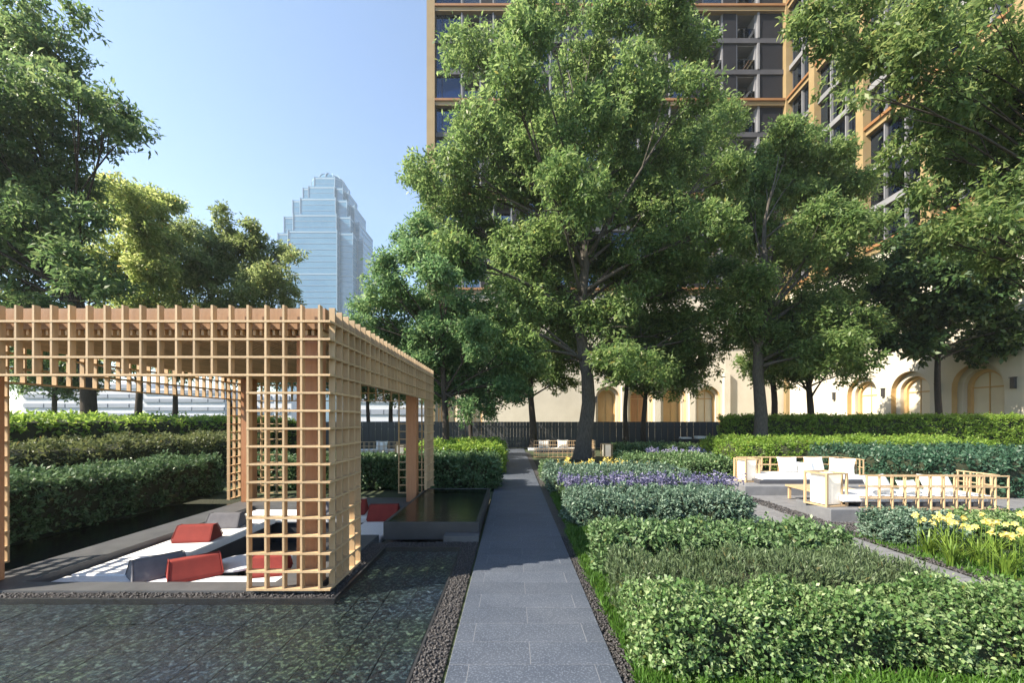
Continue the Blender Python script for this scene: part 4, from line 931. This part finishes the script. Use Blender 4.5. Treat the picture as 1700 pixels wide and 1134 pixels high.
small_tree('brown trunk tree behind the tall hedge in front of the plain cream wall', 1345, 25.0, 9.5, 3.2, 2.8, 18, 28000, 'lf_main', 56, 0.22)
t8 = [(1560,400,42),(1510,420,46),(1600,430,46),(1480,470,42),(1550,470,54),(1620,480,52),(1500,530,48),(1580,530,52),(1650,520,42),(1470,560,32),(1530,580,36),(1640,570,34),(1680,550,24),(1600,585,26)]
tree('garden_tree', 'dark round-crowned tree on a thin black stem before the arched wing', (22.6, 22.2, 0), 9.5, 0.17, pix(t8, 22.2, 2.2, 8), 30000, 0.30, 0.16, 'lf_dark', 'barkdark', 14, fork=4.6, tuft=16, spread=0.34, flare=1.1)
# near tree at the right edge: boughs reach in from a trunk outside the frame
t9 = [(1400,20,70),(1330,45,46),(1480,60,80),(1560,30,80),(1650,40,90),(1450,110,60),(1400,110,45),(1530,130,70),(1620,140,80),(1690,170,70),(1430,160,34),(1560,210,66),(1640,250,74),(1500,250,42),(1580,290,56),(1660,330,66),(1530,330,40),(1610,390,54),(1680,420,56),(1490,300,28),(1560,400,34),(1700,300,60),(1740,120,90),(1760,300,90),(1740,420,70),(1390,60,40),(1800,200,100),(1640,440,34)]
cl9 = pix(t9, 10.2, 1.3, 9, 0.92) + blob(15.5, 10.5, 9.0, 3.2, 3.0, 3.5, 18, 1.2, 10)
tree('garden_tree', 'near overhanging tree at the top right with long broad leaves', (14.6, 10.4, 0), 11.0, 0.30, cl9, 98000, 0.155, 0.056, 'lf_near', 'barkdark', 15, limb=0.55, fork=3.2, tuft=20, spread=0.22, droop=0.35)
# near tree at the left edge
tl = [(30,40,70),(-30,80,80),(90,110,56),(40,150,70),(130,160,50),(180,185,44),(210,225,34),(80,210,66),(150,230,44),(20,250,70),(60,300,60),(110,290,40),(30,360,66),(90,380,56),(140,360,36),(-40,300,80),(-60,180,90),(50,440,60),(120,440,48),(-30,430,80),(110,20,34),(-80,60,80),(60,500,56),(150,490,44),(0,510,60),(190,480,36),(100,540,40),(40,575,40)]
cll = pix(tl, 13.6, 1.7, 12) + blob(-19.0, 14.0, 9.5, 3.0, 3.0, 4.5, 14, 1.5, 13)
tree('garden_tree', 'big dark tree at the left edge rising above the pergola', (-14.3, 14.2, 0), 13.0, 0.26, cll, 100000, 0.19, 0.072, 'lf_left', 'barkdark', 16, limb=0.7, fork=3.6, tuft=22, spread=0.26, lean=(-2.5, 0))
tg = [(215,330,40),(250,350,44),(180,350,40),(285,340,18),(230,400,46),(180,420,46),(270,400,34),(200,470,46),(260,460,40),(170,500,30),(230,520,36),(150,560,40),(210,590,30),(270,560,34),(120,600,26)]
tree('garden_tree', 'golden sunlit tree behind the pergola beside the big left tree', (-19.6, 22, 0), 11.2, 0.2, pix(tg, 22, 2.0, 14), 42000, 0.22, 0.085, 'lf_gold', 'barkdark', 17, fork=3, tuft=20, spread=0.3)
to = [(300,410,42),(330,440,40),(280,450,40),(320,480,44),(300,530,40),(340,560,36),(270,590,30),(310,610,24)]
tree('garden_tree', 'rounded olive tree behind the pergola left of the spired tree', (-20.6, 25.5, 0), 10.8, 0.18, pix(to, 25.5, 1.6, 15, 1.2), 26000, 0.24, 0.09, 'lf_olive', 'barkdark', 18, fork=2.6, tuft=20, spread=0.32)
ts = [(365,355,14),(370,390,20),(390,400,20),(420,385,18),(370,430,34),(410,430,38),(435,460,34),(470,430,22),(490,425,14),(460,470,30),(380,480,46),(430,500,42),(480,500,24),(400,550,44),(350,520,36),(450,560,36),(370,600,34),(420,620,30),(330,590,22)]
tree('garden_tree', 'pale olive tree with upright spires left of the skyscraper', (-16.9, 25.0, 0), 12.5, 0.18, pix(ts, 25.0, 1.8, 16, 1.2), 40000, 0.23, 0.085, 'lf_olive', 'barkdark', 19, fork=2.6, tuft=20, spread=0.28)
small_tree('low green tree seen over the pergola roof right of the spired tree', 505, 26.5, 8.6, 2.6, 2.8, 12, 22000, 'lf_teal', 57, 0.15)
small_tree('low green tree behind the fence seen through the pergola', 612, 27.0, 7.0, 2.2, 2.6, 10, 18000, 'lf_teal', 58, 0.14)
small_tree('leafy tree with brown stem behind the fence beside the rear post', 650, 26.2, 7.5, 2.2, 2.6, 10, 18000, 'lf_left', 59, 0.16)
small_tree('tree beyond the left hedge seen below the pergola roof', 90, 24.0, 7.0, 2.6, 2.6, 12, 20000, 'lf_left', 60, 0.15)

# ------------------------------------------------------------------ haze
hz = MB().box((-340, -50, -1.5), (340, 380, 185)).build('haze', None); tag(hz, kind='stuff')
hm = bpy.data.materials.new('haze'); hm.use_nodes = True; n = hm.node_tree.nodes; n.clear()
out = n.new('ShaderNodeOutputMaterial'); pv = n.new('ShaderNodeVolumePrincipled')
pv.inputs['Color'].default_value = (0.86, 0.95, 1.0, 1); pv.inputs['Density'].default_value = 0.00048; pv.inputs['Anisotropy'].default_value = 0.3
hm.node_tree.links.new(pv.outputs[0], out.inputs['Volume']); hz.data.materials.append(hm)
